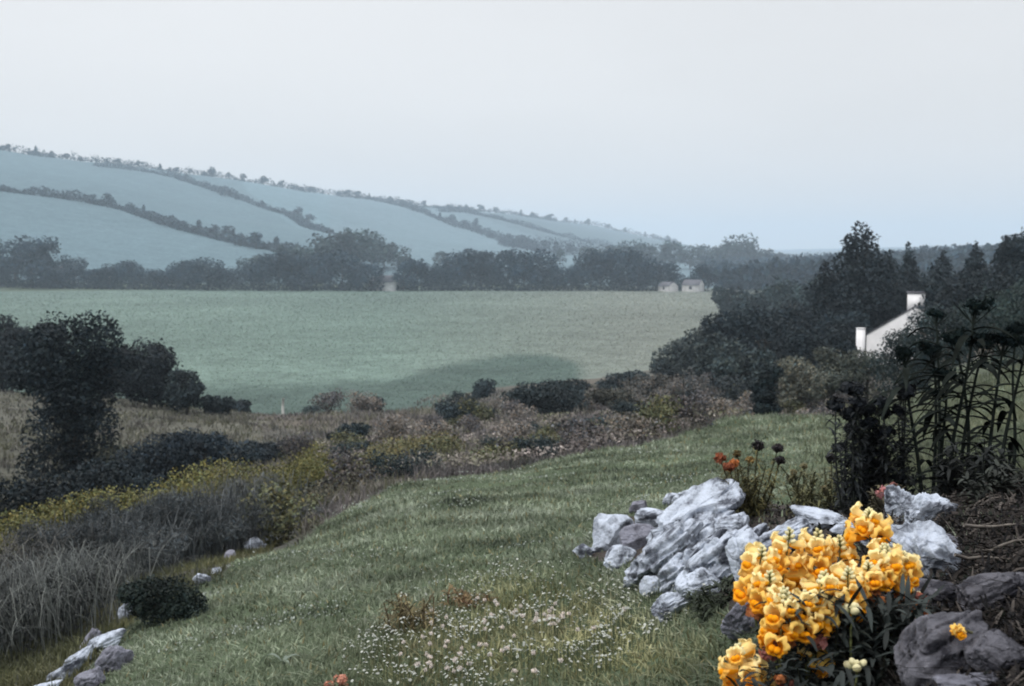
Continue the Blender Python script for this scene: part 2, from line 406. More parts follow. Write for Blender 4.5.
def blades(name, x, y, L_, W_, colr, label, lean=.35, mat='grass', kind='stuff', cat=None, z0=None, bend=False):
    n = len(x); z = gz(x, y) if z0 is None else z0
    a = rng.uniform(0, 2 * math.pi, n); l = rng.normal(0, lean, n)
    ll = np.broadcast_to(L_, (n,)) * rng.uniform(.5, 1.3, n); ww = np.broadcast_to(W_, (n,)) * rng.uniform(.6, 1.3, n)
    tx = np.cos(a) * l; ty = np.sin(a) * l
    b_ = rng.uniform(0, 2 * math.pi, n); bx = np.cos(b_) * ww / 2; by = np.sin(b_) * ww / 2
    base = np.stack([x, y, z - .01], 1); s = np.stack([bx, by, np.zeros(n)], 1)
    tip = base + np.stack([tx * ll, ty * ll, ll / np.sqrt(1 + l * l)], 1)
    mid = base * .5 + tip * .5 + np.stack([-tx * ll * .2, -ty * ll * .2, ll * .08], 1)
    V = np.stack([base - s, base + s, mid + s * .8, tip, mid - s * .8], 1)
    V = V[:, [0, 1, 2, 4, 3]].reshape(-1, 3)      # b-, b+, m+, m-, tip
    i5 = np.arange(n)[:, None] * 5
    Fq = i5 + np.array([[0, 1, 2, 3]]); Ft = i5 + np.array([[3, 2, 4, 4]])
    me_c = np.repeat(colr, 5, 0)
    V2 = V; Fall = np.vstack([Fq])
    # tips as thin quads (mid+ , tip, tip2, mid-) keep everything quads
    tip2 = tip + s * .15
    V2 = np.stack([base - s, base + s, mid + s * .8, mid - s * .8, tip, tip2], 1).reshape(-1, 3)
    i6 = np.arange(n)[:, None] * 6
    Fall = np.vstack([i6 + np.array([[0, 1, 2, 3]]), i6 + np.array([[3, 2, 5, 4]])])
    me = mesh_np(name, V2, Fall, np.repeat(colr, 6, 0), False, (M[mat],))
    o = link(name, me); return tag(o, label, cat, None, kind)

def patch_col(x, y, cols, sc, seed, jitter=.3):
    n = len(x); cols = np.array(cols); t = n2(x, y, sc, 3, seed); t = np.clip((t - .25) / .5, 0, .999) * (len(cols) - 1)
    t = np.clip(t + rng.normal(0, .35, n), 0, len(cols) - 1.001)
    i = t.astype(int); f = (t - i)[:, None]; c = cols[i] * (1 - f) + cols[i + 1] * f
    return np.clip(c * rng.uniform(1 - jitter, 1 + jitter, n)[:, None], .004, .9)

FC = [(500, 655, 150, 36, .22), (450, 655, 40, 26, 1.0), (425, 672, 34, 16, .9), (520, 600, 38, 12, .7), (555, 615, 50, 14, .8), (500, 580, 34, 8, .5), (610, 640, 50, 22, .55), (650, 668, 50, 16, .5), (560, 660, 60, 22, .5), (585, 590, 26, 8, .4), (700, 650, 20, 12, .3)]
def fdens(x, y):
    z = gz(x, y); u, v = proj(x, np.maximum(y, .3), z); o = 0
    for (a, b_, su, sv, wt) in FC: o = o + wt * np.exp(-.5 * ((u - a) / su) ** 2 - .5 * ((v - b_) / sv) ** 2)
    return np.clip(o, 0, 1)
x, y = polar_samples(440000, -200, 1320, 2.6, 38, -.05)
m = (y < lawn_far(x, y)) & ~(in_poly(x, y, SOIL) & (y < 8) & (rng.uniform(0, 1, len(x)) > .06))
x, y = x[m], y[m]
c = patch_col(x, y, [(.042, .056, .037), (.102, .128, .080), (.18, .215, .15), (.29, .33, .255)], .45, 40)
fl = fdens(x, y)[:, None]; c = c * (1 - fl + fl * np.array([1.15, .98, .7]))
yl = rng.uniform(0, 1, len(x)) < .06; c[yl] = np.array([.20, .18, .09]) * rng.uniform(.6, 1.2, yl.sum())[:, None]
hi = n2(x, y, 1.7, 2, 41)
blades('lawn_grass', x, y, (.024 + .0019 * y) * (.4 + 1.3 * hi), .0036 + .00085 * y, c, 'short mottled green grass of the garden slope', 1.1)

x, y = polar_samples(90000, -260, 270, 3.8, 14)
m = (y >= lawn_far(x, y)) & (y < lawn_far(x, y) + 2.5); x, y = x[m], y[m]
c = patch_col(x, y, [(.05, .055, .028), (.10, .105, .05), (.15, .14, .07)], .6, 42)
blades('strip_grass', x, y, .06, .007, c, 'thin olive grass on the lower strip beyond the old wall', .6)

x, y = polar_samples(190000, -320, 900, 9, 105, 0)
lf = lawn_far(x, y); m = (y > lf) & (gz(x, y) > -11.7) & ~((u_of(x, y) < 296) & (y < 24)) & ~((u_of(x, y) > 800) & (y < 44))
x, y = x[m], y[m]; dl = (y - lawn_far(x, y))
c = patch_col(x, y, [(.045, .05, .045), (.085, .08, .08), (.145, .13, .13), (.09, .092, .055), (.19, .175, .16), (.05, .056, .052)], 1.6, 43, .45)
hh = (.06 + .36 * n2(x, y, 1.1, 3, 44) ** 1.5) * np.clip(.5 + dl * .35, .5, 1.3) * np.where(u_of(x, y) < 300, .7, 1)
tanm = (u_of(x, y) < 250); c[tanm] = c[tanm] * np.array([.74, .77, .68])
blades('rough_grass', x, y, hh, .006 + .0009 * y, c, 'tall dry purplish brown grasses and weeds on the scrub slope', .75)

# seed heads, thicker tufts on the brow of the scrub slope
x, y = polar_samples(26000, 300, 860, 15, 60, 0)
m = (y > lawn_far(x, y)) & (y < lawn_far(x, y) + 30) & (gz(x, y) > -11.7); x, y = x[m], y[m]
q = Q(); zz = gz(x, y) + .05 + .34 * n2(x, y, 1.1, 3, 44) ** 1.5 + rng.uniform(-.06, .07, len(x))
Pn = np.stack([x, y, zz], 1)
leaves(q, Pn, .012 + .0011 * y, patch_col(x, y, [(.10, .09, .09), (.20, .17, .16), (.28, .25, .23), (.13, .14, .07), (.09, .09, .08)], 2.6, 46, .45), aspect=.5)
tag(q.build('weed_seed_heads', M['grass']), 'pale pinkish seed heads over the rough grass', kind='stuff')

# ground cover under the tall stalks: greener lawn patch at the right
x, y = polar_samples(90000, 800, 1360, 5, 40, 0)
m = (y > 4.8) & (rng.uniform(0, 1, len(x)) < np.clip((u_of(x, y) - 790) / 110, 0, 1)); x, y = x[m], y[m]
c = patch_col(x, y, [(.06, .075, .05), (.11, .13, .08), (.15, .16, .10)], 2, 47)
blades('meadow_grass', x, y, .05 + .003 * y, .004 + .0009 * y, c, 'yellowish green grass seen between the tall dark stalks', .6)

x, y = polar_samples(145000, -240, 800, 92, 418, .0)
m = gz(x, y) < -11.6; x, y = x[m], y[m]
gcol = ground_colors(x, y, gz(x, y)) * rng.uniform(.95, 2.2, len(x))[:, None] * np.array([1.06, 1.0, .94])
blades('meadow_tufts', x, y, .035 + .0006 * y, .0008 * y, gcol, 'fine grass tufts of the wide valley meadow', 1.6)

# ------------------------------------------------------------------ trees and shrubs
def crown_pts(lobes, n, r, shell=.5):
    lobes = np.array(lobes, float)   # cx cy cz rx ry rz
    vol = (lobes[:, 3] * lobes[:, 4] * lobes[:, 5]) ** (2 / 3); k = r.choice(len(lobes), n, p=vol / vol.sum())
    d = unit(n, r); rad = shell + (1 - shell) * r.uniform(0, 1, n) ** .6
    L_ = lobes[k]; bump = .82 + .36 * vnoise(d * 2.4 + k[:, None] * 5.1, 5)
    Pn = L_[:, :3] + d * L_[:, 3:] * (rad * bump)[:, None]
    o = d / L_[:, 3:]; o /= np.linalg.norm(o, axis=1)[:, None]
    return Pn, o

def round_lobes(r, w, h, n=9, base=.25, flat=1.0):
    """lobes of a broad crown of width w, height h standing on z=0"""
    out = [(0, 0, h * (.5 + base / 3), w * .33, w * .33, h * .38)]
    for i in range(n):
        a = r.uniform(0, 2 * math.pi); zz = r.uniform(base, .82); rr = w * .5 * (1 - (zz - .45) ** 2 * 1.9) * r.uniform(.45, .75)
        s = r.uniform(.2, .3) * w
        out.append((math.cos(a) * rr, math.sin(a) * rr, zz * h, s * .9, s * .9, min(s * .8, h * .3) * flat))
    return out

def cone_lobes(r, w, h, n=10):
    out = []
    for i in range(n):
        t = i / (n - 1); zz = .08 + .84 * t; ww = w * .5 * (1 - t) ** .7
        a = r.uniform(0, 2 * math.pi)
        out.append((math.cos(a) * ww * .25, math.sin(a) * ww * .25, zz * h, max(ww * .85, w * .06), max(ww * .85, w * .06), h * .12))
        if ww > .2 * w:
            for _ in range(2):
                a = r.uniform(0, 2 * math.pi)
                out.append((math.cos(a) * ww * .7, math.sin(a) * ww * .7, zz * h, ww * .42, ww * .42, h * .08))
    return out

def yew_lobes(r, w, h, n=13):
    out = []
    for i in range(n):
        t = i / (n - 1); zz = .06 + .86 * t; ww = w * .5 * (1 - t ** 2.1) + w * .10
        out.append((r.normal(0, .05) * w, r.normal(0, .05) * w, zz * h, ww * .75, ww * .75, h * .10))
        for _ in range(3):
            a = r.uniform(0, 2 * math.pi); k = r.uniform(.35, .5)
            out.append((math.cos(a) * ww * .62, math.sin(a) * ww * .62, (zz + r.uniform(-.03, .03)) * h, ww * k, ww * k, h * .075))
    return out

def col_lobes(r, w, h, n=10):
    out = []
    for i in range(n):
        t = i / (n - 1); ww = w * .5 * min(1, 1.9 * (1.06 - t)) ** .8
        out.append((r.normal(0, .06) * w, r.normal(0, .06) * w, (.08 + .83 * t) * h, ww * .9, ww * .9, h * .10))
    return out

def crown_mesh(name, lobes, n, leaf, base, r, seed=0, amp=.8, sc=None, aspect=.6, shell=.45):
    q = Q(); Pn, o = crown_pts(lobes, n, r, shell)
    Pn = Pn[Pn[:, 2] > .02 * max(l[2] for l in lobes)]; o = o[:len(Pn)]
    sc = sc or max(l[3] for l in lobes) * .7
    leaves(q, Pn, leaf, tones(Pn, base, sc, amp, r, seed), o, aspect, r)
    return q.mesh(name, M['leaf'])

def trunk_mesh(name, h, rad, lobes, r, base=(.05, .045, .04), nl=5, lean=0.0, seg=6):
    q = Q(); k = 5; pts = np.array([[lean * t * h + math.sin(t * 3 + r.uniform(-.2, .2)) * rad * .5, r.uniform(-.2, .2) * rad, t * h * .62 - .15 * (t == 0)] for t in np.linspace(0, 1, k)])
    tube(q, pts, rad * np.linspace(1.25, .45, k), base, seg)
    nl = int(nl * 1.6)
    for i in range(nl):
        L_ = lobes[r.integers(0, len(lobes))]; t0 = r.uniform(.35, .95); j = t0 * (k - 1); a = pts[int(j)] * (1 - j % 1) + pts[min(k - 1, int(j) + 1)] * (j % 1)
        e = np.array(L_[:3]) ; mid = (a + e) / 2 + r.normal(0, .06 * h, 3)
        tube(q, [a, mid, e], [rad * .45, rad * .28, rad * .1], base, 4)
    return q.mesh(name, M['bark'])

def plant_tree(name, u, d, w, h, label, cat, kind='round', n=3000, leaf=.3, base=(.03, .04, .03), group=None, seed=1, trunk_r=None, sink=0.0, dx=0, amp=.85, parts=('crown', 'trunk'), nlobes=11, lobes=None, shell=.45):
    r = np.random.default_rng(seed * 7 + 3)
    p, vb = at(u, d)
    if h > 100: h = (vb - h) / F * d / 1.0
    t = thing(name, label, cat, (p.x + dx, p.y, p.z - sink), 0, group)
    lb = lobes or (round_lobes(r, w, h, nlobes) if kind == 'round' else cone_lobes(r, w, h) if kind == 'cone' else yew_lobes(r, w, h) if kind == 'yew' else col_lobes(r, w, h) if kind == 'col' else round_lobes(r, w, h, nlobes + 3, .12, .8))
    link(parts[0], crown_mesh(parts[0], lb, n, leaf, base, r, seed, amp, shell=shell), t)
    link(parts[1], trunk_mesh(parts[1], h, trunk_r or h * .025, lb, r), t)
    return t

ORD = ['first', 'second', 'third', 'fourth', 'fifth', 'sixth', 'seventh', 'eighth', 'ninth', 'tenth', 'eleventh', 'twelfth', 'thirteenth', 'fourteenth', 'fifteenth', 'sixteenth', 'seventeenth', 'eighteenth', 'nineteenth', 'twentieth']
TENS = {2: 'twenty', 3: 'thirty', 4: 'forty'}
def ordinal(i):
    if i < 20: return ORD[i]
    t, k = divmod(i + 1, 10)
    return (TENS[t][:-1] + 'ieth') if k == 0 else TENS[t] + '-' + ORD[k - 1]
def place_words(i, n):
    return ordinal(i) + ' from the left' if i < n / 2 else (ordinal(n - 1 - i) + ' from the right' if i < n - 1 else 'rightmost')

# far trees: prototypes
def proto_meshes(kinds, w, h, n, leaf, base):
    out = []
    for k, kind in enumerate(kinds):
        r = np.random.default_rng(100 + k + int(h * 10))
        lb = round_lobes(r, w * r.uniform(.85, 1.15), h, 8, .2) if kind == 'round' else cone_lobes(r, w * .55, h)
        out.append((crown_mesh('crown', lb, n, leaf, base, r, k), trunk_mesh('trunk', h, h * .025, lb, r, nl=3)))
    return out

def tree_row(name, spots, protos, label, cat, group, hp):
    """spots: (u, d, width factor, height m)"""
    spots = sorted(spots); n = len(spots)
    for i, (u, d, wf, h) in enumerate(spots):
        p, _ = at(u, d); cr, tr = protos[i % len(protos)]
        s = h / hp; size = 'tall' if s > 1.12 else 'low' if s < .75 else 'mid-sized'
        t = thing(name, label.format(size=size, place=place_words(i, n)), cat, (p.x, p.y, p.z - .1 * h * .3), random.uniform(0, 6.28), group)
        t.scale = (s * wf, s * wf, s)
        link('crown', cr, t); link('trunk', tr, t)

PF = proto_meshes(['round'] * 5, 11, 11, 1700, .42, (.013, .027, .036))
spots = []
u = -14
R2 = random.Random(3)
HOUSES = [63, 98, 160, 387, 684]
while u < 706:
    h = R2.uniform(7, 10.5)
    if 5 < u < 45: h = 15 + R2.uniform(-1, 2)
    if 140 < u < 158: h = 12.5
    if 265 < u < 300 or 318 < u < 350: h = 12.5
    if 455 < u < 485 or 505 < u < 545 or 580 < u < 640: h = 13
    near_house = any(abs(u - hu) < 11 for hu in HOUSES)
    if near_house: h = 6.2 if u < 200 else 4.2
    spots.append((u, 424 + R2.uniform(-6, 14) + ((-9 if u < 200 else 10) if near_house else 0), R2.uniform(.95, 1.25) * (1.3 if near_house else 1), h)); u += R2.uniform(9, 17) if not near_house else 9
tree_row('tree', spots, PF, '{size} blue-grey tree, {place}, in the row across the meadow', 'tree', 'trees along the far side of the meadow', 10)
# lower hedge at their feet
def hedge_mesh(path, w, h, n, leaf, base, r, seed=0, hvar=.5):
    """leafy band along a world polyline; returns mesh in world coordinates minus its first point"""
    path = np.array(path); seg = np.linalg.norm(np.diff(path[:, :2], axis=0), axis=1); cum = np.concatenate([[0], np.cumsum(seg)])
    t = r.uniform(0, cum[-1], n); x = np.interp(t, cum, path[:, 0]); y = np.interp(t, cum, path[:, 1])
    hh = h * (1 - hvar / 2 + hvar * (vnoise(np.stack([t / (h * 2.2), t * 0 + seed, t * 0], 1), seed) * 1.3 - .15))
    a = r.uniform(0, 2 * math.pi, n); rr = np.sqrt(r.uniform(.1, 1, n))
    ww = w * (.7 + .6 * vnoise(np.stack([t / (h * 1.7), t * 0 + 9, t * 0], 1), seed + 4))
    x = x + np.cos(a) * rr * ww / 2; y = y + np.sin(a) * rr * ww / 2
    prof = np.sqrt(np.clip(1 - rr ** 2, .05, 1)); z = gz(x, y) + hh * r.uniform(0.03, 1, n) ** .7 * prof
    Pn = np.stack([x, y, z], 1); o0 = path[0].copy()
    q = Q(); leaves(q, Pn - o0, leaf, tones(Pn, base, h * 1.5, .5, r, seed), None, .65, r)
    return q.mesh('foliage', M['leaf']), o0

def hedge(name, uvs, w, h, n, leaf, base, label, cat, group=None, seed=0, ds=None, hvar=.5, d0=430):
    r = np.random.default_rng(seed + 50)
    pts = []
    for k, a in enumerate(uvs):
        pts.append(tuple(hit(a[0], a[1], d0)) if ds is None else tuple(at(a[0], a[1])[0]))
    # subdivide so that the line follows the ground
    P2 = []
    for a, b_ in zip(pts[:-1], pts[1:]):
        for t in np.linspace(0, 1, 6, endpoint=False):
            x = a[0] * (1 - t) + b_[0] * t; y = a[1] * (1 - t) + b_[1] * t; P2.append((x, y, gzf(x, y)))
    P2.append(pts[-1])
    me, o0 = hedge_mesh(P2, w, h, n, leaf, base, r, seed, hvar)
    o = link(name, me, None, o0); tag(o, label, cat, group); return o, P2

hedge('hedge', [(-20, 420), (150, 420), (350, 420), (560, 420), (706, 422)], 5, 4.2, 9000, .5, (.014, .022, .023), 'low dark hedge under the trees along the far side of the meadow', 'hedge', None, 1, ds=1)

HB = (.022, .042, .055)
HG = 'hedgerows dividing the hillside fields'
hl = [
 ([(-20, 190), (40, 196), (90, 203), (125, 211), (160, 224), (205, 236), (255, 248), (300, 254)], 'lowest hedgerow on the hillside, slanting down from the left edge of the photo', 4, 5.0, 4500),
 ([(95, 166), (140, 171), (175, 178), (210, 190), (250, 203), (290, 217), (330, 234)], 'hedgerow slanting down the middle of the left hillside from the ridge', 6, 5.5, 4500),
 ([(338, 195), (370, 200), (400, 206), (430, 216), (470, 230), (512, 245), (545, 254)], 'hedgerow slanting down from the ridge in the centre of the hillside', 8, 7, 4500),
 ([(440, 212), (470, 213), (505, 221), (540, 231), (580, 241), (615, 249)], 'uppermost right hedgerow running down towards the low end of the hill', 8, 6, 3500),
 ([(505, 246), (530, 250), (560, 254), (590, 257)], 'short tall hedgerow low on the hillside above the central trees', 12, 10, 2200),
]
HP = []
for k, (uv, lab, w, h, n) in enumerate(hl):
    o, path = hedge('hedgerow', uv, w * 1.3, h * .95, int(n * 1.6), .8, HB, lab, 'hedgerow', HG, 10 + k, hvar=.9); HP.append(path)

# ridge hedge: follow the visible crest
def crest(u):
    ds = np.linspace(700, 2600, 500); x = (u - CX) / F * ds; z = gz(x, ds)
    u_, v_ = proj(x, ds, z); k = int(np.argmin(v_)); return ds[k], v_[k]
rid = [(u, crest(u)[0] * .995) for u in range(-20, 700, 24)]
hedge('hedgerow', rid, 9, 5.5, 13000, .9, HB, 'long broken hedgerow along the crest of the hill against the sky', 'hedgerow', HG, 20, ds=1, hvar=1.1)
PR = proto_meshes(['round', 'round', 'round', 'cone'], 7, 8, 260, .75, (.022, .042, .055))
sp = []
R3 = random.Random(8)
for u in [2, 8, 14, 36, 52, 66, 80, 96, 107, 118, 138, 160, 170, 176, 190, 204, 212, 228, 243, 256, 264, 281, 310, 323, 339, 347, 358, 369, 390, 402, 424, 449, 466, 481, 496, 521, 532, 549, 566, 575, 588, 608, 625, 645, 668]:
    dd = crest(u)[0]; h = R3.uniform(7, 12) * (dd / 1300) * .8
    if u in (8, 36, 160, 212, 228, 264, 369, 466, 481): h *= 1.4
    sp.append((u, dd, R3.uniform(.8, 1.3), h))
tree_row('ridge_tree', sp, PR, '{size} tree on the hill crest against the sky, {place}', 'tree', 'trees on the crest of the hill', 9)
# hedgerow trees on the slope
def hit_d(u, v, d0=430): return hit(u, v, d0).y
sp = [(u, hit_d(u, v), w, h) for u, v, w, h in [
 (68, 200, 1, 7), (90, 204, 1.2, 9), (108, 207, 1.2, 12), (144, 217, .8, 12), (172, 227, 1.1, 10), (182, 230, 1, 8), (199, 234, 1.1, 13), (214, 238, 1.2, 11), (228, 241, 1.2, 12), (241, 246, 1.2, 10), (256, 249, 1.1, 13), (277, 252, 1.2, 13),
 (186, 182, .8, 12), (225, 196, 1.4, 13), (236, 199, 1.2, 11), (298, 218, 1.2, 14), (309, 223, 1.2, 11), (262, 207, 1, 8),
 (412, 211, 1, 11), (440, 219, 1.3, 11), (452, 223, 1.2, 13), (465, 228, 1.2, 12), (476, 231, .7, 18), (490, 238, 1.2, 12), (508, 243, 1.2, 13), (522, 246, 1.2, 15), (545, 251, 1.1, 13), (556, 253, 1.2, 16), (570, 253, 1.2, 12)]]
tree_row('hillside_tree', sp, PR, '{size} blue tree in the hillside hedgerows, {place}', 'tree', 'trees in the hillside hedgerows', 11)
# copse behind the far row, climbing the foot of the hill
sp = []
for u, v, h in [(262, 262, 10), (283, 258, 13), (305, 262, 12), (322, 254, 15), (334, 252, 17), (347, 253, 16), (358, 253, 17), (372, 256, 15), (384, 263, 11), (398, 268, 9), (246, 264, 9), (440, 272, 8), (560, 268, 8),
                (590, 265, 12), (604, 262, 13), (618, 260, 14), (632, 258, 16), (646, 262, 15), (660, 264, 14), (674, 264, 16), (690, 267, 13), (704, 268, 14), (718, 270, 13), (728, 270, 15), (741, 270, 19), (752, 272, 15), (766, 274, 12), (780, 275, 10)]:
    d = 470 + (u - 240) * .75
    if u < 400: h *= 1.35
    sp.append((u, d, 1.15, h * d / 560))
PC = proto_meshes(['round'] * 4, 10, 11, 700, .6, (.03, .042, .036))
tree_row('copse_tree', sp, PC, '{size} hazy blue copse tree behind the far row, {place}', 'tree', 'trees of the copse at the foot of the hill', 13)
# wooded skyline at the right, hazy
sp = []
for k in range(26):
    u = 775 + k * 9.5 + R3.uniform(-3, 3); d = 720 + R3.uniform(-40, 60) + max(0, 860 - u) * 6
    base_v = np.interp(u, [775, 840, 880, 1020], [268, 262, 256, 246]); top_v = np.interp(u, [775, 800, 840, 880, 910, 945, 1020], [256, 252, 254, 246, 240, 238, 232]) + R3.uniform(-2, 4)
    p, vb = at(u, d); sp.append((u, d, 1.3, max(6, (vb - top_v) / F * d)))
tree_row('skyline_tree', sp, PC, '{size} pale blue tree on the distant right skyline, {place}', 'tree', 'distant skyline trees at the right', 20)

r = np.random.default_rng(77); nw = 46000
uu = r.uniform(700, 1080, nw); dd = np.exp(math.log(418) + r.uniform(0, 1, nw) ** 1.5 * (math.log(1250) - math.log(418))); xx = (uu - CX) / F * dd
keep = ~((uu < 716) & (dd < 520)); xx, dd = xx[keep], dd[keep]
ht = 4 + 9 * vnoise(np.stack([xx / 9, dd / 9, dd * 0], 1), 71) * (.6 + .8 * vnoise(np.stack([xx / 60, dd / 60, dd * 0], 1), 72))
cell = 1 - ((np.abs((xx / 9) % 1 - .5)) ** 2 + np.abs((dd / 9) % 1 - .5) ** 2) * 1.3
Pn = np.stack([xx, dd, gz(xx, dd) + ht * cell * r.uniform(.02, 1, len(xx)) ** .6], 1); q = Q()
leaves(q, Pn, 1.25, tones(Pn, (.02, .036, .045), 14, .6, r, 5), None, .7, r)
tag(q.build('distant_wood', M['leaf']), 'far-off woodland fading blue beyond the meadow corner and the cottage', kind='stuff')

# middle-distance dark trees on the right
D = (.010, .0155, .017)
mid = [
 ('yew_tree', 861, 96, 8.2, 224, 'great dark evergreen with a pointed top, tallest tree behind the white cottage', 'yew', 1, 15000, .17),
 ('evergreen_tree', 826, 92, 5.6, 262, 'dark evergreen at the left shoulder of the tallest evergreen', 'yew', 2, 8000, .16),
 ('evergreen_tree', 884, 100, 5.6, 250, 'dark evergreen at the right shoulder of the tallest evergreen', 'yew', 3, 8000, .16),
 ('evergreen_tree', 906, 112, 3.0, 242, 'slim dark tree just above the cottage chimney', 'col', 4, 5000, .16),
 ('evergreen_tree', 940, 108, 3.4, 250, 'small pointed dark tree right of the cottage chimney', 'yew', 5, 5000, .15),
 ('evergreen_tree', 975, 98, 3.1, 241, 'dark columnar tree standing taller than its right-hand neighbours', 'col', 6, 6000, .15),
 ('evergreen_tree', 1003, 92, 3.3, 234, 'tall dark tree second from the right edge of the photo', 'yew', 7, 6000, .15),
 ('evergreen_tree', 1028, 84, 4.4, 224, 'tall dark tree cut by the right edge of the photo', 'round', 8, 7000, .15),
 ('broadleaf_tree', 925, 92, 6.5, 282, 'low rounded dark tree right behind the cottage chimney', 'round', 9, 6500, .15),
 ('broadleaf_tree', 958, 80, 6.0, 272, 'low rounded dark tree between the cottage and the columnar tree', 'round', 10, 6500, .14),
 ('broadleaf_tree', 995, 70, 6.5, 270, 'broad low dark tree near the right edge below the tall ones', 'bush', 11, 7000, .13),
 ('broadleaf_tree', 795, 88, 5.5, 296, 'dark rounded tree left of the great evergreen', 'round', 12, 7000, .15),
 ('broadleaf_tree', 764, 82, 6.0, 306, 'dark bushy tree in the middle of the thicket left of the evergreens', 'bush', 13, 7000, .14),
 ('broadleaf_tree', 733, 92, 5.2, 304, 'dark bushy tree at the upper left of the thicket', 'bush', 14, 6000, .15),
 ('broadleaf_tree', 818, 72, 4.8, 318, 'dark bushy tree in front of the foot of the great evergreen', 'bush', 15, 6000, .13),
 ('broadleaf_tree', 842, 84, 4.2, 306, 'dark bushy tree immediately left of the white cottage', 'bush', 16, 5500, .13),
 ('thicket_bush', 705, 96, 5.2, 322, 'greyish bush sloping down towards the meadow, second from the tip of the thicket', 'bush', 17, 5200, .15),
 ('thicket_bush', 676, 104, 4.4, 336, 'low greyish bush at the tip of the thicket beside the meadow', 'bush', 18, 3600, .15),
 ('thicket_bush', 745, 62, 3.4, 350, 'dark low bush at the front foot of the thicket', 'bush', 19, 5500, .11),
 ('thicket_bush', 728, 80, 4.6, 334, 'dull brownish bush below the upper left of the thicket', 'bush', 20, 5500, .14),
 ('hedge_tree', 762, 210, 9, 286, 'bluish tree at the corner of the meadow above the thicket', 'round', 21, 2800, .32),
 ('hedge_tree', 797, 190, 9, 280, 'bluish rounded tree behind the thicket, left of the great evergreen', 'round', 22, 2800, .3),
 ('hedge_tree', 728, 240, 8, 289, 'low bluish tree beside the pale farm buildings', 'round', 23, 2200, .34),
 ('hedge_tree', 830, 170, 8, 276, 'bluish tree half hidden by the left shoulder evergreen', 'round', 24, 2800, .28),
]
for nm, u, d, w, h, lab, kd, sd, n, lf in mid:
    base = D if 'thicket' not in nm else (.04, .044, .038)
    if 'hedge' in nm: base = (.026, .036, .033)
    plant_tree(nm, u, d, w, h, lab, 'tree' if 'tree' in nm else 'bush', kd, n, lf, base, 'dark trees around the cottage' if nm in ('evergreen_tree', 'yew_tree', 'broadleaf_tree') else None, sd)

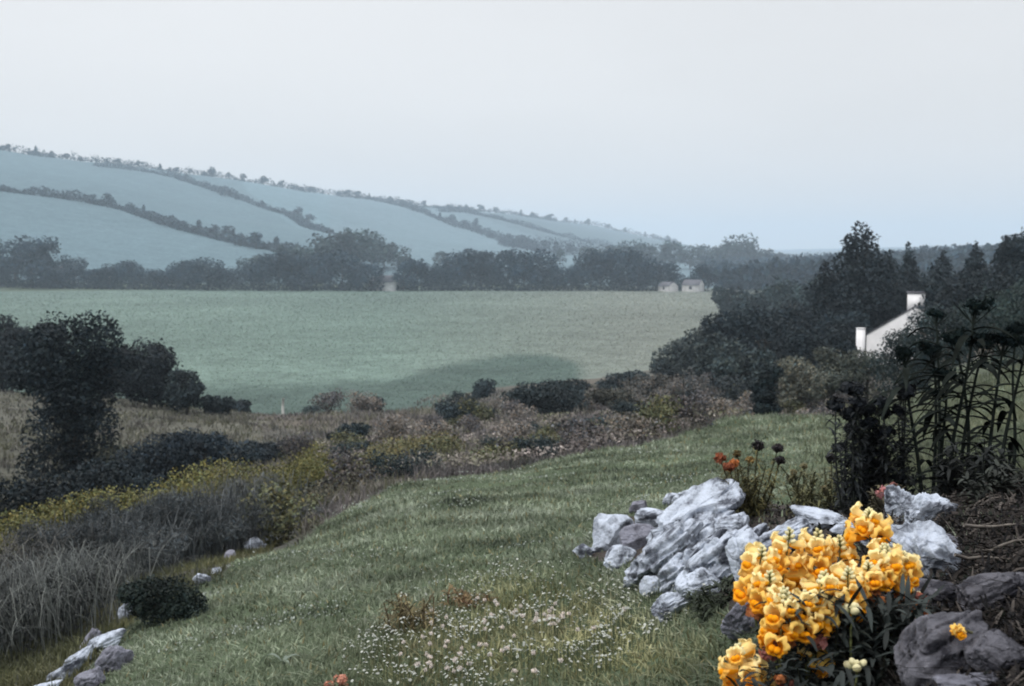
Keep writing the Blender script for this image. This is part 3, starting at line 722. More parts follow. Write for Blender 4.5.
# left dark trees and bushes
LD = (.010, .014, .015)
lb = [(0, 0, 3.2, 1.15, 1.0, .85), (.5, 0, 3.35, .75, .8, .75), (-.75, .1, 3.0, .8, .8, .7), (.1, 0, 2.2, 1.0, .9, .7), (-.35, -.1, 1.3, .85, .8, .8), (.35, .1, 1.15, .75, .8, .8), (-.6, 0, .5, .8, .8, .5), (.2, 0, .4, .7, .7, .5), (0, 0, 1.8, .95, .8, .7), (-.2, 0, 2.5, 1.0, .8, .7), (.75, 0, 2.7, .5, .5, .5), (-1.1, .2, 2.55, .5, .6, .5)]
plant_tree('hawthorn_tree', 76, 30, 2.6, 4.1, 'dark dense small tree in front of the others at the left, leafy to the ground', 'tree', n=20000, leaf=.05, base=LD, shell=.25, seed=31, lobes=lb, trunk_r=.1)
left = [
 ('dark_tree', 2, 72, 3.8, 312, 'dark bushy tree cut by the left edge of the photo', 'tree', 'bush', 32, 9000, .11, LD),
 ('dark_tree', 38, 70, 3.4, 316, 'dark bushy tree behind the front left tree, between it and the photo edge', 'tree', 'bush', 33, 8000, .11, LD),
 ('dark_bush', 150, 60, 3.3, 330, 'rounded dark bush right of the front left tree', 'bush', 'bush', 34, 10000, .09, LD),
 ('dark_bush', 112, 66, 3.0, 344, 'dark bush filling the gap between front left tree and the rounded bush', 'bush', 'bush', 35, 6000, .10, LD),
 ('dark_bush', 187, 58, 2.1, 366, 'smaller dark bush at the right end of the left thicket', 'bush', 'bush', 36, 4500, .075, (.014, .02, .02)),
 ('low_bush', 218, 62, 1.6, 1.0, 'low trailing dark bush tapering towards the meadow', 'bush', 'bush', 37, 2500, .08, (.02, .027, .026)),
 ('low_bush', 240, 70, 1.5, .8, 'smallest dark bush at the meadow corner by the pale post', 'bush', 'bush', 38, 1500, .09, (.025, .03, .03)),
 ('bramble_bush', 20, 15, 1.5, .9, 'dark bramble clump low at the left edge of the photo', 'bush', 'bush', 39, 9000, .026, LD),
 ('bramble_bush', 70, 17, 1.6, .95, 'dark bramble clump under the front left tree', 'bush', 'bush', 40, 9000, .03, LD),
 ('bramble_bush', 120, 21, 1.7, .8, 'dark bramble clump right of the foot of the front left tree', 'bush', 'bush', 41, 6000, .035, LD),
 ('bramble_bush', 160, 24, 1.8, 1.0, 'blackish bramble hump above the yellowish hedge, left one of two', 'bush', 'bush', 42, 7000, .036, (.013, .017, .02)),
 ('bramble_bush', 205, 27, 1.8, 1.0, 'blackish bramble hump above the yellowish hedge, right one of two', 'bush', 'bush', 43, 7000, .038, (.024, .03, .034)),
 ('bramble_bush', 262, 30, 1.8, .6, 'flat greyish bramble patch beyond the yellowish hedge', 'bush', 'bush', 44, 5000, .04, (.025, .03, .032)),
 ('scrub_bush', 118, 30, 1.1, 1.0, 'loose grey-green shrub beside the front left tree', 'bush', 'bush', 45, 1800, .035, (.06, .065, .05)),
 ('gorse_bush', 350, 38, 1.3, .75, 'small dark gorse left of centre on the scrub slope', 'bush', 'bush', 46, 3500, .05, (.022, .028, .028)),
 ('gorse_bush', 371, 78, 1.8, 1.3, 'round dark bush standing alone at the near edge of the meadow', 'bush', 'bush', 47, 2500, .09, (.02, .026, .025)),
 ('gorse_bush', 484, 96, 2.0, 1.4, 'tiny dark bush at the meadow edge in the centre of the photo', 'bush', 'bush', 48, 1800, .11, (.022, .03, .03)),
 ('gorse_bush', 556, 49, 3.9, 1.55, 'wide flat-topped dark gorse in the centre of the scrub slope', 'bush', 'bush', 49, 9000, .065, (.016, .02, .019)),
 ('gorse_bush', 562, 68, 2.9, 1.3, 'dull green bush just above the wide flat-topped gorse', 'bush', 'bush', 50, 5000, .085, (.03, .036, .033)),
 ('gorse_bush', 622, 92, 3.9, 1.4, 'low bush on the skyline of the scrub slope against the meadow', 'bush', 'bush', 51, 3500, .1, (.03, .036, .034)),
 ('gorse_bush', 460, 46, 2.2, 1.0, 'grey-green bush left of the wide flat-topped gorse', 'bush', 'bush', 52, 4500, .06, (.032, .038, .037)),
 ('gorse_bush', 525, 62, 2.2, 1.0, 'low dull bush between the meadow edge and the wide gorse', 'bush', 'bush', 53, 3500, .08, (.038, .042, .037)),
 ('gorse_bush', 650, 60, 3.2, 1.4, 'brownish grey bush right of the wide gorse', 'bush', 'bush', 54, 5000, .075, (.055, .055, .05)),
 ('gorse_bush', 615, 50, 2.4, 1.0, 'olive grey bush touching the right end of the wide gorse', 'bush', 'bush', 55, 4500, .06, (.05, .052, .042)),
 ('gorse_bush', 712, 46, 2.6, 1.5, 'brownish bush behind the thin saplings', 'bush', 'bush', 56, 5500, .06, (.045, .045, .042)),
 ('conifer_shrub', 767, 27, .72, 358, 'dark upright shrub at the top edge of the lawn', 'shrub', 'round', 57, 5000, .035, (.014, .02, .02)),
 ('pale_shrub', 800, 36, 1.7, 1.8, 'pale grey-green shrub right of the dark upright shrub', 'shrub', 'bush', 58, 5000, .045, (.10, .105, .085)),
 ('pale_shrub', 835, 40, 1.9, 2.2, 'grey-green shrub below the white gate pillar', 'shrub', 'bush', 59, 5500, .05, (.075, .085, .07)),
 ('pale_shrub', 866, 38, 1.7, 343, 'dull green shrub below the cottage gable', 'shrub', 'bush', 60, 5000, .045, (.05, .06, .05)),
 ('garden_tree', 905, 36, 2.0, 2.1, 'dark green garden tree in front of the cottage\'s right side', 'tree', 'round', 61, 6500, .045, (.026, .034, .03)),
 ('garden_tree', 945, 32, 2.2, 2.4, 'dark green garden tree behind the tall stalks', 'tree', 'round', 62, 7000, .045, (.026, .034, .03)),
 ('garden_tree', 992, 42, 3.2, 3.2, 'broad dull green garden tree at the right behind the tallest stalks', 'tree', 'bush', 63, 8500, .055, (.036, .046, .036)),
 ('garden_tree', 1030, 44, 2.8, 3.5, 'dull green garden tree cut by the right edge of the photo', 'tree', 'bush', 64, 6500, .055, (.036, .046, .036)),
]
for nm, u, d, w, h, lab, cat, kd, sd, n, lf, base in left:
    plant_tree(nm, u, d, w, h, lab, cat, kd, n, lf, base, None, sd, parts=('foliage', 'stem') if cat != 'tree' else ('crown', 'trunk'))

SP_ = []
for k, (cc, lab) in enumerate([((.085, .08, .082), 'small purplish grey shrub among the dry weeds of the scrub slope'), ((.075, .078, .04), 'small olive shrub among the dry weeds of the scrub slope'), ((.03, .036, .034), 'small dark shrub among the dry weeds of the scrub slope'), ((.15, .135, .12), 'small pale straw-coloured shrub among the dry weeds of the scrub slope')]):
    r = np.random.default_rng(900 + k); pr = []
    for i in range(3):
        lb_ = round_lobes(r, 1.0, .62, 6, .15, .9); pr.append((crown_mesh('foliage', lb_, 1500, .028, cc, r, i, .6, shell=.2), trunk_mesh('stem', .5, .02, lb_, r, nl=3)))
    for i in range(34):
        uu = r.uniform(285, 850); lo = np.interp(uu, LF_u, LF_d) + 1.2; hi_ = min(92, lo + 60); dd = lo * (hi_ / lo) ** (r.uniform(0, 1) ** 1.3)
        pp, _ = at(uu, dd)
        if pp.z < -11.3: continue
        t = thing('scrub_shrub', lab, 'shrub', (pp.x, pp.y, pp.z - .03), r.uniform(0, 6.28), ['purplish', 'olive', 'dark', 'straw-coloured'][k] + ' shrubs on the scrub slope')
        s_ = r.uniform(.55, 1.15) * (.5 + dd / 45); t.scale = (s_, s_, s_ * r.uniform(.7, 1.1)); link('foliage', pr[i % 3][0], t); link('stem', pr[i % 3][1], t)

# thin saplings on the scrub slope
for (u, d, h, lab, sd) in [(683, 27, 1.45, 'thin pale-crowned sapling with a bare dark trunk above the lawn edge', 70), (705, 31, 1.5, 'thin dark sapling just right of the bare-trunked one', 71), (655, 30, 1.3, 'thin twiggy sapling left of the bare-trunked one', 72)]:
    r = np.random.default_rng(sd); p, _ = at(u, d); t = thing('sapling', lab, 'sapling', p, 0, 'saplings above the lawn')
    lbs = [(r.normal(0, .22), r.normal(0, .2), h * r.uniform(.6, .98), .2, .2, .13) for _ in range(9)]
    link('crown', crown_mesh('crown', lbs, 900, .022, (.12, .115, .11), r, sd, .6, shell=.2), t)
    link('trunk', trunk_mesh('trunk', h * 1.3, .022, lbs, r, (.035, .03, .03), 9), t)

# yellowish hedge along the bottom of the garden, and the grey tussocks before it
r = np.random.default_rng(80)
def near_hedge(name, ud, w, h, n, leaf, base, label, cat, seed, group=None, hvar=.35):
    return hedge(name, ud, w, h, n, leaf, base, label, cat, group, seed, ds=1, hvar=hvar)[0]
near_hedge('yellow_hedge', [(-10, 9.3), (60, 10.1), (100, 10.7), (128, 11.1)], .6, .60, 22000, .015, (.125, .122, .045), 'low yellowish green hedge above the drooping tussocks at the left edge', 'hedge', 81)
near_hedge('yellow_hedge', [(132, 11.2), (165, 11.8), (200, 12.6), (262, 14.0), (318, 15.8)], .5, .76, 40000, .015, (.125, .122, .045), 'yellowish green hedge running on above the fluffy grey shrubs', 'hedge', 84)
near_hedge('yellow_hedge', [(360, 18), (380, 20), (400, 22), (450, 25)], .9, .6, 14000, .024, (.105, .10, .05), 'duller olive hedge continuing beyond the end of the yellowish one', 'hedge', 82)
near_hedge('weed_border', [(300, 13.2), (360, 15.5), (430, 17.5), (500, 18.5), (600, 20), (700, 24.5)], .9, .34, 22000, .018, (.11, .105, .075), 'ragged brownish border of weeds along the far edge of the lawn', 'weeds', 83)

def strands(q, base, n, L_, spread, cols, w, r, up=.9, seg=6, droop=1.0):
    """arching grass strands from around base"""
    for i in range(n):
        a = r.uniform(0, 2 * math.pi); b0 = base + np.array([r.normal(0, spread), r.normal(0, spread), 0]); b0[2] = gzf(b0[0], b0[1]) - .01 if abs(b0[0]) < 100 else base[2]
        l = L_ * r.uniform(.55, 1.15); out = r.uniform(.12, .55)
        t = np.linspace(0, 1, seg)
        x = b0[0] + math.cos(a) * out * l * t ** 1.4; y = b0[1] + math.sin(a) * out * l * t ** 1.4
        z = b0[2] + l * up * (t - droop * .55 * t ** 2.4)
        sd = np.array([-math.sin(a), math.cos(a), 0]) * w
        c_ = np.stack([x, y, z], 1); ww = (1 - t * .8)[:, None]
        V = np.concatenate([c_ - sd * ww, c_ + sd * ww]); Fc = [(k, k + 1, seg + k + 1, seg + k) for k in range(seg - 1)]
        q.add(V, Fc, cols[r.integers(0, len(cols))] * r.uniform(.6, 1.3))

tus = [
 (2, 6.6, 1.15, 900, 'drooping pale-stranded tussock at the lower left corner of the photo', [(.08, .09, .085), (.045, .052, .05), (.13, .14, .13), (.018, .022, .022)], .28),
 (48, 7.3, 1.0, 900, 'drooping grey tussock right of the corner one', [(.065, .075, .073), (.04, .047, .047), (.11, .12, .115), (.018, .022, .022)], .25),
 (-14, 8.2, 1.2, 600, 'dark drooping tussock half cut by the left edge of the photo', [(.05, .05, .045), (.10, .095, .085), (.02, .022, .02)], .25),
 (96, 8.6, .95, 900, 'bluish grey tussock, first of the grey row below the yellowish hedge', [(.035, .045, .05), (.06, .07, .075), (.09, .10, .105)], .26),
 (128, 9.4, .95, 900, 'bluish grey tussock, second of the grey row below the yellowish hedge', [(.03, .038, .042), (.05, .06, .065), (.09, .10, .105)], .26),
 (161, 10.0, .95, 900, 'bluish grey tussock, third of the grey row below the yellowish hedge', [(.03, .038, .042), (.05, .06, .065), (.09, .10, .105)], .26),
 (194, 10.6, 1.0, 900, 'bluish grey tussock, fourth of the grey row below the yellowish hedge', [(.03, .038, .042), (.055, .065, .07), (.10, .11, .115)], .27),
 (228, 11.2, 1.0, 900, 'paler grey tussock, fifth of the grey row below the yellowish hedge', [(.05, .06, .065), (.08, .09, .095), (.12, .13, .135)], .27),
 (262, 12.0, 1.0, 900, 'palest grey tussock, last of the grey row by the squared stone', [(.06, .07, .07), (.09, .10, .10), (.14, .145, .14)], .27),
]
GT = tus[3:]; tus = tus[:3]
for k, (u, d, L_, n, lab, cols, spd) in enumerate(GT):
    r = np.random.default_rng(240 + k); p, _ = at(u, d + .1); t = thing('grey_shrub', lab.replace('tussock', 'shrub'), 'shrub', (p.x, p.y, p.z - .03), 0, 'fluffy grey shrubs below the yellowish hedge')
    h_ = [.50, .50, .56, .60, .68, .64][k]; lb_ = [(r.normal(0, .24), r.normal(0, .12), h_ * r.uniform(.25, .8), r.uniform(.14, .24), r.uniform(.14, .22), r.uniform(.08, .16)) for _ in range(11)]
    q = Q(); Pn, o_ = crown_pts(lb_, 9000, r, .3); bc = np.array(cols[1]); leaves(q, Pn, .022, tones(Pn, bc * .95, .1, .7, r, k, .08) * np.clip(.35 + r.uniform(0, 1, (len(Pn), 1)) * 1.2, 0, 2), None, .16, r, .5)
    strands(q, np.zeros(3) + [1000, 0, 0], 0, 1, 1, np.array(cols), .001, r)
    for i in range(420):
        a = r.uniform(0, 6.28); l = r.uniform(.5, 1.0) * h_ * 1.15; b0 = np.array([r.normal(0, .24), r.normal(0, .13), 0]); t_ = np.linspace(0, 1, 5); o2 = r.uniform(.05, .45) * l
        c_ = b0 + np.stack([math.cos(a) * o2 * t_ ** 1.6, math.sin(a) * o2 * t_ ** 1.6, l * (t_ - .12 * t_ ** 3)], 1); sd = np.array([-math.sin(a), math.cos(a), 0]) * .0022
        q.add(np.concatenate([c_ - sd, c_ + sd]), [(m_, m_ + 1, 6 + m_, 5 + m_) for m_ in range(4)], np.array(cols[r.integers(0, 3)]) * r.uniform(.5, 1.2))
    link('foliage', q.mesh('foliage', M['grass']), t); link('stem', trunk_mesh('stem', .3, .012, lb_, r), t)
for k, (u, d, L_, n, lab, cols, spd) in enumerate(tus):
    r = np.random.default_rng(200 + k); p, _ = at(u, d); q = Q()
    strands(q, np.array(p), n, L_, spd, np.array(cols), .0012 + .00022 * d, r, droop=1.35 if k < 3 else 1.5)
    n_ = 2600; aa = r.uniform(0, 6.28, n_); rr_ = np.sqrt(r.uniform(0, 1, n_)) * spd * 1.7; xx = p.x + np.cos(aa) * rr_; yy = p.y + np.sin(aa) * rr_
    Pn = np.stack([xx, yy, gz(xx, yy) + r.uniform(0, L_ * .27, n_)], 1); leaves(q, Pn, .012 + .0008 * d, np.array((.012, .014, .015)) * r.uniform(.6, 2.2, (n_, 1)), None, .35, r, -.8)  # near-black leaf colour low down imitates the shade beneath the tussock
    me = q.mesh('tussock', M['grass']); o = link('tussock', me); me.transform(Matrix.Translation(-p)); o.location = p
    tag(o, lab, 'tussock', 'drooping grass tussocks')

# ------------------------------------------------------------------ rocks
_bm = bmesh.new(); bmesh.ops.create_icosphere(_bm, subdivisions=5, radius=1); _bm.verts.ensure_lookup_table()
ICO_V = np.array([v.co[:] for v in _bm.verts]); ICO_F = np.array([[v.index for v in f.verts] for f in _bm.faces]); _bm.free()
_bm = bmesh.new(); bmesh.ops.create_icosphere(_bm, subdivisions=6, radius=1)
ICO6_V = np.array([v.co[:] for v in _bm.verts]); ICO6_F = np.array([[v.index for v in f.verts] for f in _bm.faces]); _bm.free()

def rock_mesh(name, sx, sy, sz, seed, m, rough=.085, strata=0.0, big=False, planes=20, freq=2.6):
    r = np.random.default_rng(seed); V0 = ICO6_V if big else ICO_V; Fc = ICO6_F if big else ICO_F
    nrm = unit(planes, r); dist = r.uniform(.56, .98, planes)
    dots = V0 @ nrm.T; dots = np.maximum(dots, .02); rr = (1.12 ** -60. + ((dist[None] / dots) ** -60.).sum(1)) ** (-1 / 60)
    V = V0 * rr[:, None]
    q = V * freq + seed * 1.37
    f1 = fbm(q, 5, seed % 97); rd = 1 - np.abs(2 * fbm(q * 1.3 + 9, 3, seed % 89) - 1) * 2
    V = V * (1 + rough * 2 * (f1 - .5) + rough * 1.0 * (rd - .4))[:, None]
    if strata:
        dr = np.array([.15, -.45, .88]); dr /= np.linalg.norm(dr); kk = 3.4
        w_ = fbm(q * .55, 3, 7); t_ = V @ dr * kk + 1.5 * w_; fl_ = np.floor(t_); fr = t_ - fl_
        V = V + dr[None] * ((fl_ + np.clip((fr - .5) * 5 + .5, 0, 1)) - t_)[:, None] / kk * min(1, strata * 2.0)
        g2 = 1 - np.abs(2 * fbm(np.stack([V[:, 0] * 1.2, V[:, 1] * 3 + 2 * w_, V[:, 2] * 4 + 3 * w_], 1) + seed, 2, 31) - 1)
        V = V * (1 - strata * .5 * np.clip((g2 - .88) / .12, 0, 1))[:, None]
    V = V * np.array([sx, sy, sz])
    return mesh_np(name, V, Fc, None, True, (m,))

def rock(u, v, wpx, hpx, rot, label, mat='rock', seed=0, strata=0, big=False, d=None, name='stone', cat='stone', group=None, rough=.085, dep=.8, lift=.0):
    if d is None: d = hit(u, v + hpx * .38, 1.5).y
    p = P(u, v, d); s = d / F * 1.13
    sx = wpx / 2 * s; sz = hpx / 2 * s; sy = (sx + sz) / 2 * dep * 1.1
    me = rock_mesh(name, sx, sy, sz, seed, M[mat], rough, strata, big)
    o = link(name, me, None, (p.x, p.y + sy * .3, p.z + lift), (random.uniform(-.2, .2), math.radians(rot), random.uniform(-.3, .3)))
    tag(o, label, cat, group); return o

G1 = 'stones of the rockery heap'
rocks = [
 (583, 553, 24, 14, 10, 'smallest white stone at the far left end of the rockery heap', 'rock', 1, 0, 0),
 (609, 534, 42, 42, -35, 'large angular pale stone standing at the left end of the rockery heap', 'rock', 2, 0, 1),
 (638, 508, 24, 14, -10, 'small dark stone behind the pale wedge-shaped one', 'rock_grey', 3, 0, 0),
 (653, 521, 39, 27, 8, 'pale wedge-shaped stone with a flat face, near the left of the heap', 'rock', 4, 0, 1),
 (636, 541, 36, 25, -12, 'purplish grey rounded stone wedged below the pale wedge-shaped one', 'rock_grey', 5, 0, 1),
 (618, 558, 32, 24, -25, 'grey cracked stone below the purplish rounded one', 'rock', 6, .1, 0),
 (671, 502, 18, 13, -20, 'little pale stone at the upper left corner of the ridged boulder', 'rock', 7, 0, 0),
 (703, 500, 58, 26, -12, 'knobbly pale stone along the top of the ridged boulder', 'rock', 8, .25, 1),
 (696, 528, 96, 50, -38, 'largest pale boulder of the heap, deeply ridged and slanting', 'rock', 9, .5, 1),
 (668, 558, 86, 40, -42, 'long pale ridged slab lying along the lower left of the boulder', 'rock', 10, .5, 1),
 (690, 572, 92, 34, -48, 'narrow pale slab in the middle of the heap, stepped along its edge', 'rock', 11, .5, 1),
 (728, 560, 104, 40, -45, 'long smooth grey-blue slab slanting towards the yellow flowers', 'rock', 12, .45, 1),
 (706, 588, 44, 36, -5, 'squarish pale stone at the foot of the slanting slabs', 'rock', 13, .2, 1),
 (672, 606, 48, 26, -20, 'pale stone lowest at the grass edge of the heap', 'rock', 14, .2, 1),
 (652, 588, 30, 24, -20, 'small pale stone half sunk in the grass at the heap edge', 'rock', 15, 0, 0),
 (737, 524, 36, 22, -22, 'pale oval stone lying on dark soil below the orange-flowered plant', 'rock', 16, .15, 1),
 (745, 620, 42, 44, -50, 'shaded grey stone beside the lowest yellow flower spike', 'rock_grey', 17, .2, 1),
 (778, 545, 78, 30, -28, 'grey slab behind the topmost row of yellow flowers, on the left', 'rock', 18, .35, 1),
 (818, 520, 50, 26, 5, 'smooth blue-grey rounded stone behind the yellow flowers', 'rock', 19, 0, 1),
 (846, 530, 30, 20, 10, 'small pale stone between the smooth stone and the top flower spike', 'rock', 20, .1, 0),
 (902, 507, 34, 40, -55, 'pale knobbly stone under the small pink flower', 'rock', 21, .25, 1),
 (928, 514, 52, 38, -35, 'bright jagged stone with a pointed top, right of the pink flower', 'rock', 22, .3, 1),
 (890, 540, 56, 32, -10, 'pale stone behind the uppermost yellow spike', 'rock', 23, .3, 1),
 (930, 562, 84, 58, 32, 'broad pale stone sloping down right of the yellow flowers', 'rock', 24, .4, 1),
 (950, 543, 36, 20, 5, 'small grey stone right of the jagged one', 'rock_grey', 25, .2, 0),
 (925, 602, 80, 40, -8, 'dark shaded stone above the lone orange flower', 'rock_dark', 26, .25, 1),
 (995, 600, 92, 40, -24, 'long dark stone with a pale worn edge near the right side', 'rock_dark', 27, .35, 1),
 (945, 655, 130, 84, -20, 'biggest dark boulder in the bottom right corner, under the lone orange flower', 'rock_dark', 28, .3, 1),
 (1000, 660, 70, 60, 10, 'dark boulder cut by the bottom right corner of the photo', 'rock_dark', 29, .3, 1),
 (975, 690, 80, 30, 0, 'grey stone along the bottom edge near the right corner', 'rock_grey', 30, .2, 0),
 (752, 568, 44, 60, 5, 'shaded grey stone behind the leftmost yellow flower spike', 'rock', 31, .2, 1),
]
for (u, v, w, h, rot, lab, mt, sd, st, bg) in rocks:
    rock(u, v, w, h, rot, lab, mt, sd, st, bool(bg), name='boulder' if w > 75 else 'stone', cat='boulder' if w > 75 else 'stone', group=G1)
G2 = 'stones of the old garden wall'
wl = [
 (255, 546, 24, 16, 0, 'squared white stone at the top end of the old wall', 'rock', 41),
 (271, 540, 16, 9, -15, 'flat pale stone just right of the squared white one', 'rock', 42),
 (230, 557, 13, 11, 0, 'small dull stone left of the squared white one', 'rock_grey', 43),
 (216, 571, 11, 9, -25, 'tiny bright stone between the squared stone and the dark cushion bush', 'rock', 44),
 (202, 580, 20, 12, 5, 'pale stone just above the dark cushion bush', 'rock', 45),
 (122, 616, 26, 14, -55, 'narrow pale wall stone nearest the dark cushion bush', 'rock', 46),
 (104, 643, 38, 20, -20, 'bright jutting wall stone, second below the cushion bush', 'rock', 47),
 (92, 640, 28, 16, -50, 'grey wall stone behind the bright jutting one', 'rock_grey', 48),
 (112, 662, 42, 26, -45, 'dull grey wall stone facing the lawn below the jutting one', 'rock_grey', 49),
 (78, 660, 44, 18, -38, 'flat grey wall stone midway down the wall', 'rock', 50),
 (62, 676, 48, 18, -38, 'long white wall stone near the bottom edge of the photo', 'rock', 51),
 (86, 682, 44, 22, -30, 'brownish grey wall stone at the bottom edge of the photo', 'rock_grey', 52),
 (42, 692, 36, 18, -30, 'lowest white wall stone, cut by the bottom edge of the photo', 'rock', 53),
]
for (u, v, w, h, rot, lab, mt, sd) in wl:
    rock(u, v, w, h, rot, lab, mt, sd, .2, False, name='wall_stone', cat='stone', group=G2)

# dark cushion bush on the wall
p, _ = at(166, 5.95); t = thing('cushion_bush', 'dark green cushion bush growing over the old wall at the lower left', 'bush', p)
r = np.random.default_rng(90); lbs = [(0, 0, .09, .15, .16, .12), (-.08, 0, .1, .12, .13, .10), (.10, 0, .05, .10, .12, .09), (-.15, 0, .13, .08, .09, .05), (.12, -.05, .02, .08, .1, .07)]
link('foliage', crown_mesh('foliage', lbs, 9000, .009, (.014, .019, .014), r, 3, .5), t)
link('stem', trunk_mesh('stem', .15, .012, lbs, r), t)

# ------------------------------------------------------------------ buildings
def box(q, x0, x1, y0, y1, z0, z1, c=(.5, .5, .5)):
    V = [(x0, y0, z0), (x1, y0, z0), (x1, y1, z0), (x0, y1, z0), (x0, y0, z1), (x1, y0, z1), (x1, y1, z1), (x0, y1, z1)]
    q.add(V, [(0, 3, 2, 1), (4, 5, 6, 7), (0, 1, 5, 4), (1, 2, 6, 5), (2, 3, 7, 6), (3, 0, 4, 7)], c)

def cottage(name, loc, rotz, w, l, eave, rise, label, windows=True, chim=True, group=None):
    t = thing(name, label, 'house', loc, rotz, group)
    q = Q()
    V = [(-w/2, -l/2, -.8), (w/2, -l/2, -.8), (w/2, -l/2, eave), (0, -l/2, eave + rise), (-w/2, -l/2, eave), (-w/2, l/2, -.8), (w/2, l/2, -.8), (w/2, l/2, eave), (0, l/2, eave + rise), (-w/2, l/2, eave)]
    q.add(V, [(0, 1, 2, 4), (4, 2, 3, 3), (5, 9, 7, 6), (9, 8, 8, 7), (0, 4, 9, 5), (1, 6, 7, 2)])
    q.F = [np.array(f) for f in q.F]
    # quads only: gable triangles as quads with an added apex midpoint
    q = Q(); e = eave; a = eave + rise
    V = [(-w/2, -l/2, -.8), (w/2, -l/2, -.8), (w/2, -l/2, e), (0, -l/2, a), (-w/2, -l/2, e), (0, -l/2, -.8),
         (-w/2, l/2, -.8), (w/2, l/2, -.8), (w/2, l/2, e), (0, l/2, a), (-w/2, l/2, e), (0, l/2, -.8)]
    q.add(V, [(0, 5, 3, 4), (5, 1, 2, 3), (6, 10, 9, 11), (11, 9, 8, 7), (0, 4, 10, 6), (1, 7, 8, 2)])
    q.build('wall', M['whitewash' if chim else 'whitewash_far'], t)
    q = Q(); th = .07; ov = .05
    for s in (-1, 1):
        x1 = s * (w / 2 + .25); z1 = e - .25 * rise / (w / 2)
        V = [(0, -l/2 - ov, a + .03), (x1, -l/2 - ov, z1 + .03), (x1, l/2 + ov, z1 + .03), (0, l/2 + ov, a + .03)]
        V += [(x, y, z + th) for x, y, z in V]
        q.add(V, [(0, 1, 2, 3), (4, 7, 6, 5), (0, 4, 5, 1), (1, 5, 6, 2), (2, 6, 7, 3)])
    rf = q.build('roof', M['slate'], t)
    if chim:
        q = Q(); box(q, -.52, .52, -l/2 + .03, -l/2 + .75, a - .35, a + .85); ch = q.build('chimney', M['whitewash'], rf)
        q = Q(); box(q, -.58, .58, -l/2 - .03, -l/2 + .81, a + .85, a + .95); q.build('chimney_cap', M['slate'], rf)
    if windows:
        for s in (-1, 1):
            q = Q(); box(q, s * (w/2) - .02, s * (w/2) + .02, -.5, .5, e * .35, e * .35 + 1.0)
            wn = q.build('window', M['pane'], t)
    return t
p, _ = at(917, 80)
cottage('cottage', (P(916, 306, 80).x + 1.6, 80 + 4.2, p.z), math.radians(-21), 5.9, 9, (P(0, 336, 80).z - p.z), 1.82, 'white gabled cottage with a square white chimney, half hidden by the trees at the right')
p, _ = at(860, 77); t = thing('gate_pillar', 'narrow white pillar standing just left of the white cottage', 'pillar', p)
top = P(860, 329, 77).z - p.z
q = Q(); box(q, -.22, .22, -.22, .22, -.3, top); q.build('shaft', M['whitewash'], t)
q = Q(); box(q, -.235, .235, -.235, .235, top, top + .07); q.build('cap', M['whitewash'], t)
far = [(63, 440, 6, 7, 3.2, 2.2, 75, 'tiny white cottage among the far trees, leftmost of all'), (98, 440, 5, 7, 2.6, 1.6, 80, 'small white cottage among the far trees, second from the left'), (160, 440, 4, 6, 2.4, 1.2, 84, 'low pale shed among the far trees below the hill'),
       (387, 420, 4.6, 8, 3.0, 2.0, 60, 'taller white farmhouse showing between the far trees left of centre'), (373, 424, 2.6, 4, 3.4, 1.2, 10, 'narrow white outbuilding beside the far farmhouse'),
       (668, 417, 3.6, 6, 1.9, 1.2, 30, 'pale barn at the far right corner of the meadow, left one of two'), (693, 417, 4.4, 6, 2.3, 1.5, 60, 'pale barn at the far right corner of the meadow, right one of two')]
for (u, d, w, l, e, rs, rz, lab) in far:
    p, _ = at(u, d); cottage('far_house', p, math.radians(rz), w, l, e, rs, lab, True, False, 'distant white farm buildings')

# weathered posts at the near corner of the meadow
for u, d, h, lab in [(283, 90, 1.3, 'pale weathered post at the near left corner of the meadow'), (243, 93, .9, 'short grey post left of the pale weathered one')]:
    p, _ = at(u, d); q = Q(); tube(q, [(0, 0, -.3), (0, 0, h * .6), (.03, 0, h)], [.10, .095, .085], seg=8)
    o = q.build('fence_post', M['wood'], None, loc=p); tag(o, lab, 'post')

# ------------------------------------------------------------------ tall dark stalks at the right
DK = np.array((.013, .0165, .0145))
def leaf_strip(q, base, az, L_, w, rise, droop, c, seg=7):
    t = np.linspace(0, 1, seg); dirv = np.array([math.cos(az), math.sin(az), 0]); sd = np.array([-math.sin(az), math.cos(az), 0])
    x = base[None] + dirv[None] * (L_ * t)[:, None] + np.array([0, 0, 1.])[None] * (L_ * (rise * t - droop * t ** 2))[:, None]
    ww = (w * np.sin(np.pi * np.clip(t * .9 + .07, 0, 1)) ** .8)[:, None]
    up = np.array([0, 0, w * .35])
    V = np.concatenate([x - sd * ww + up, x, x + sd * ww + up]); n = seg
    Fc = [(k, k + 1, n + k + 1, n + k) for k in range(n - 1)] + [(n + k, n + k + 1, 2 * n + k + 1, 2 * n + k) for k in range(n - 1)]
    q.add(V, Fc, c)

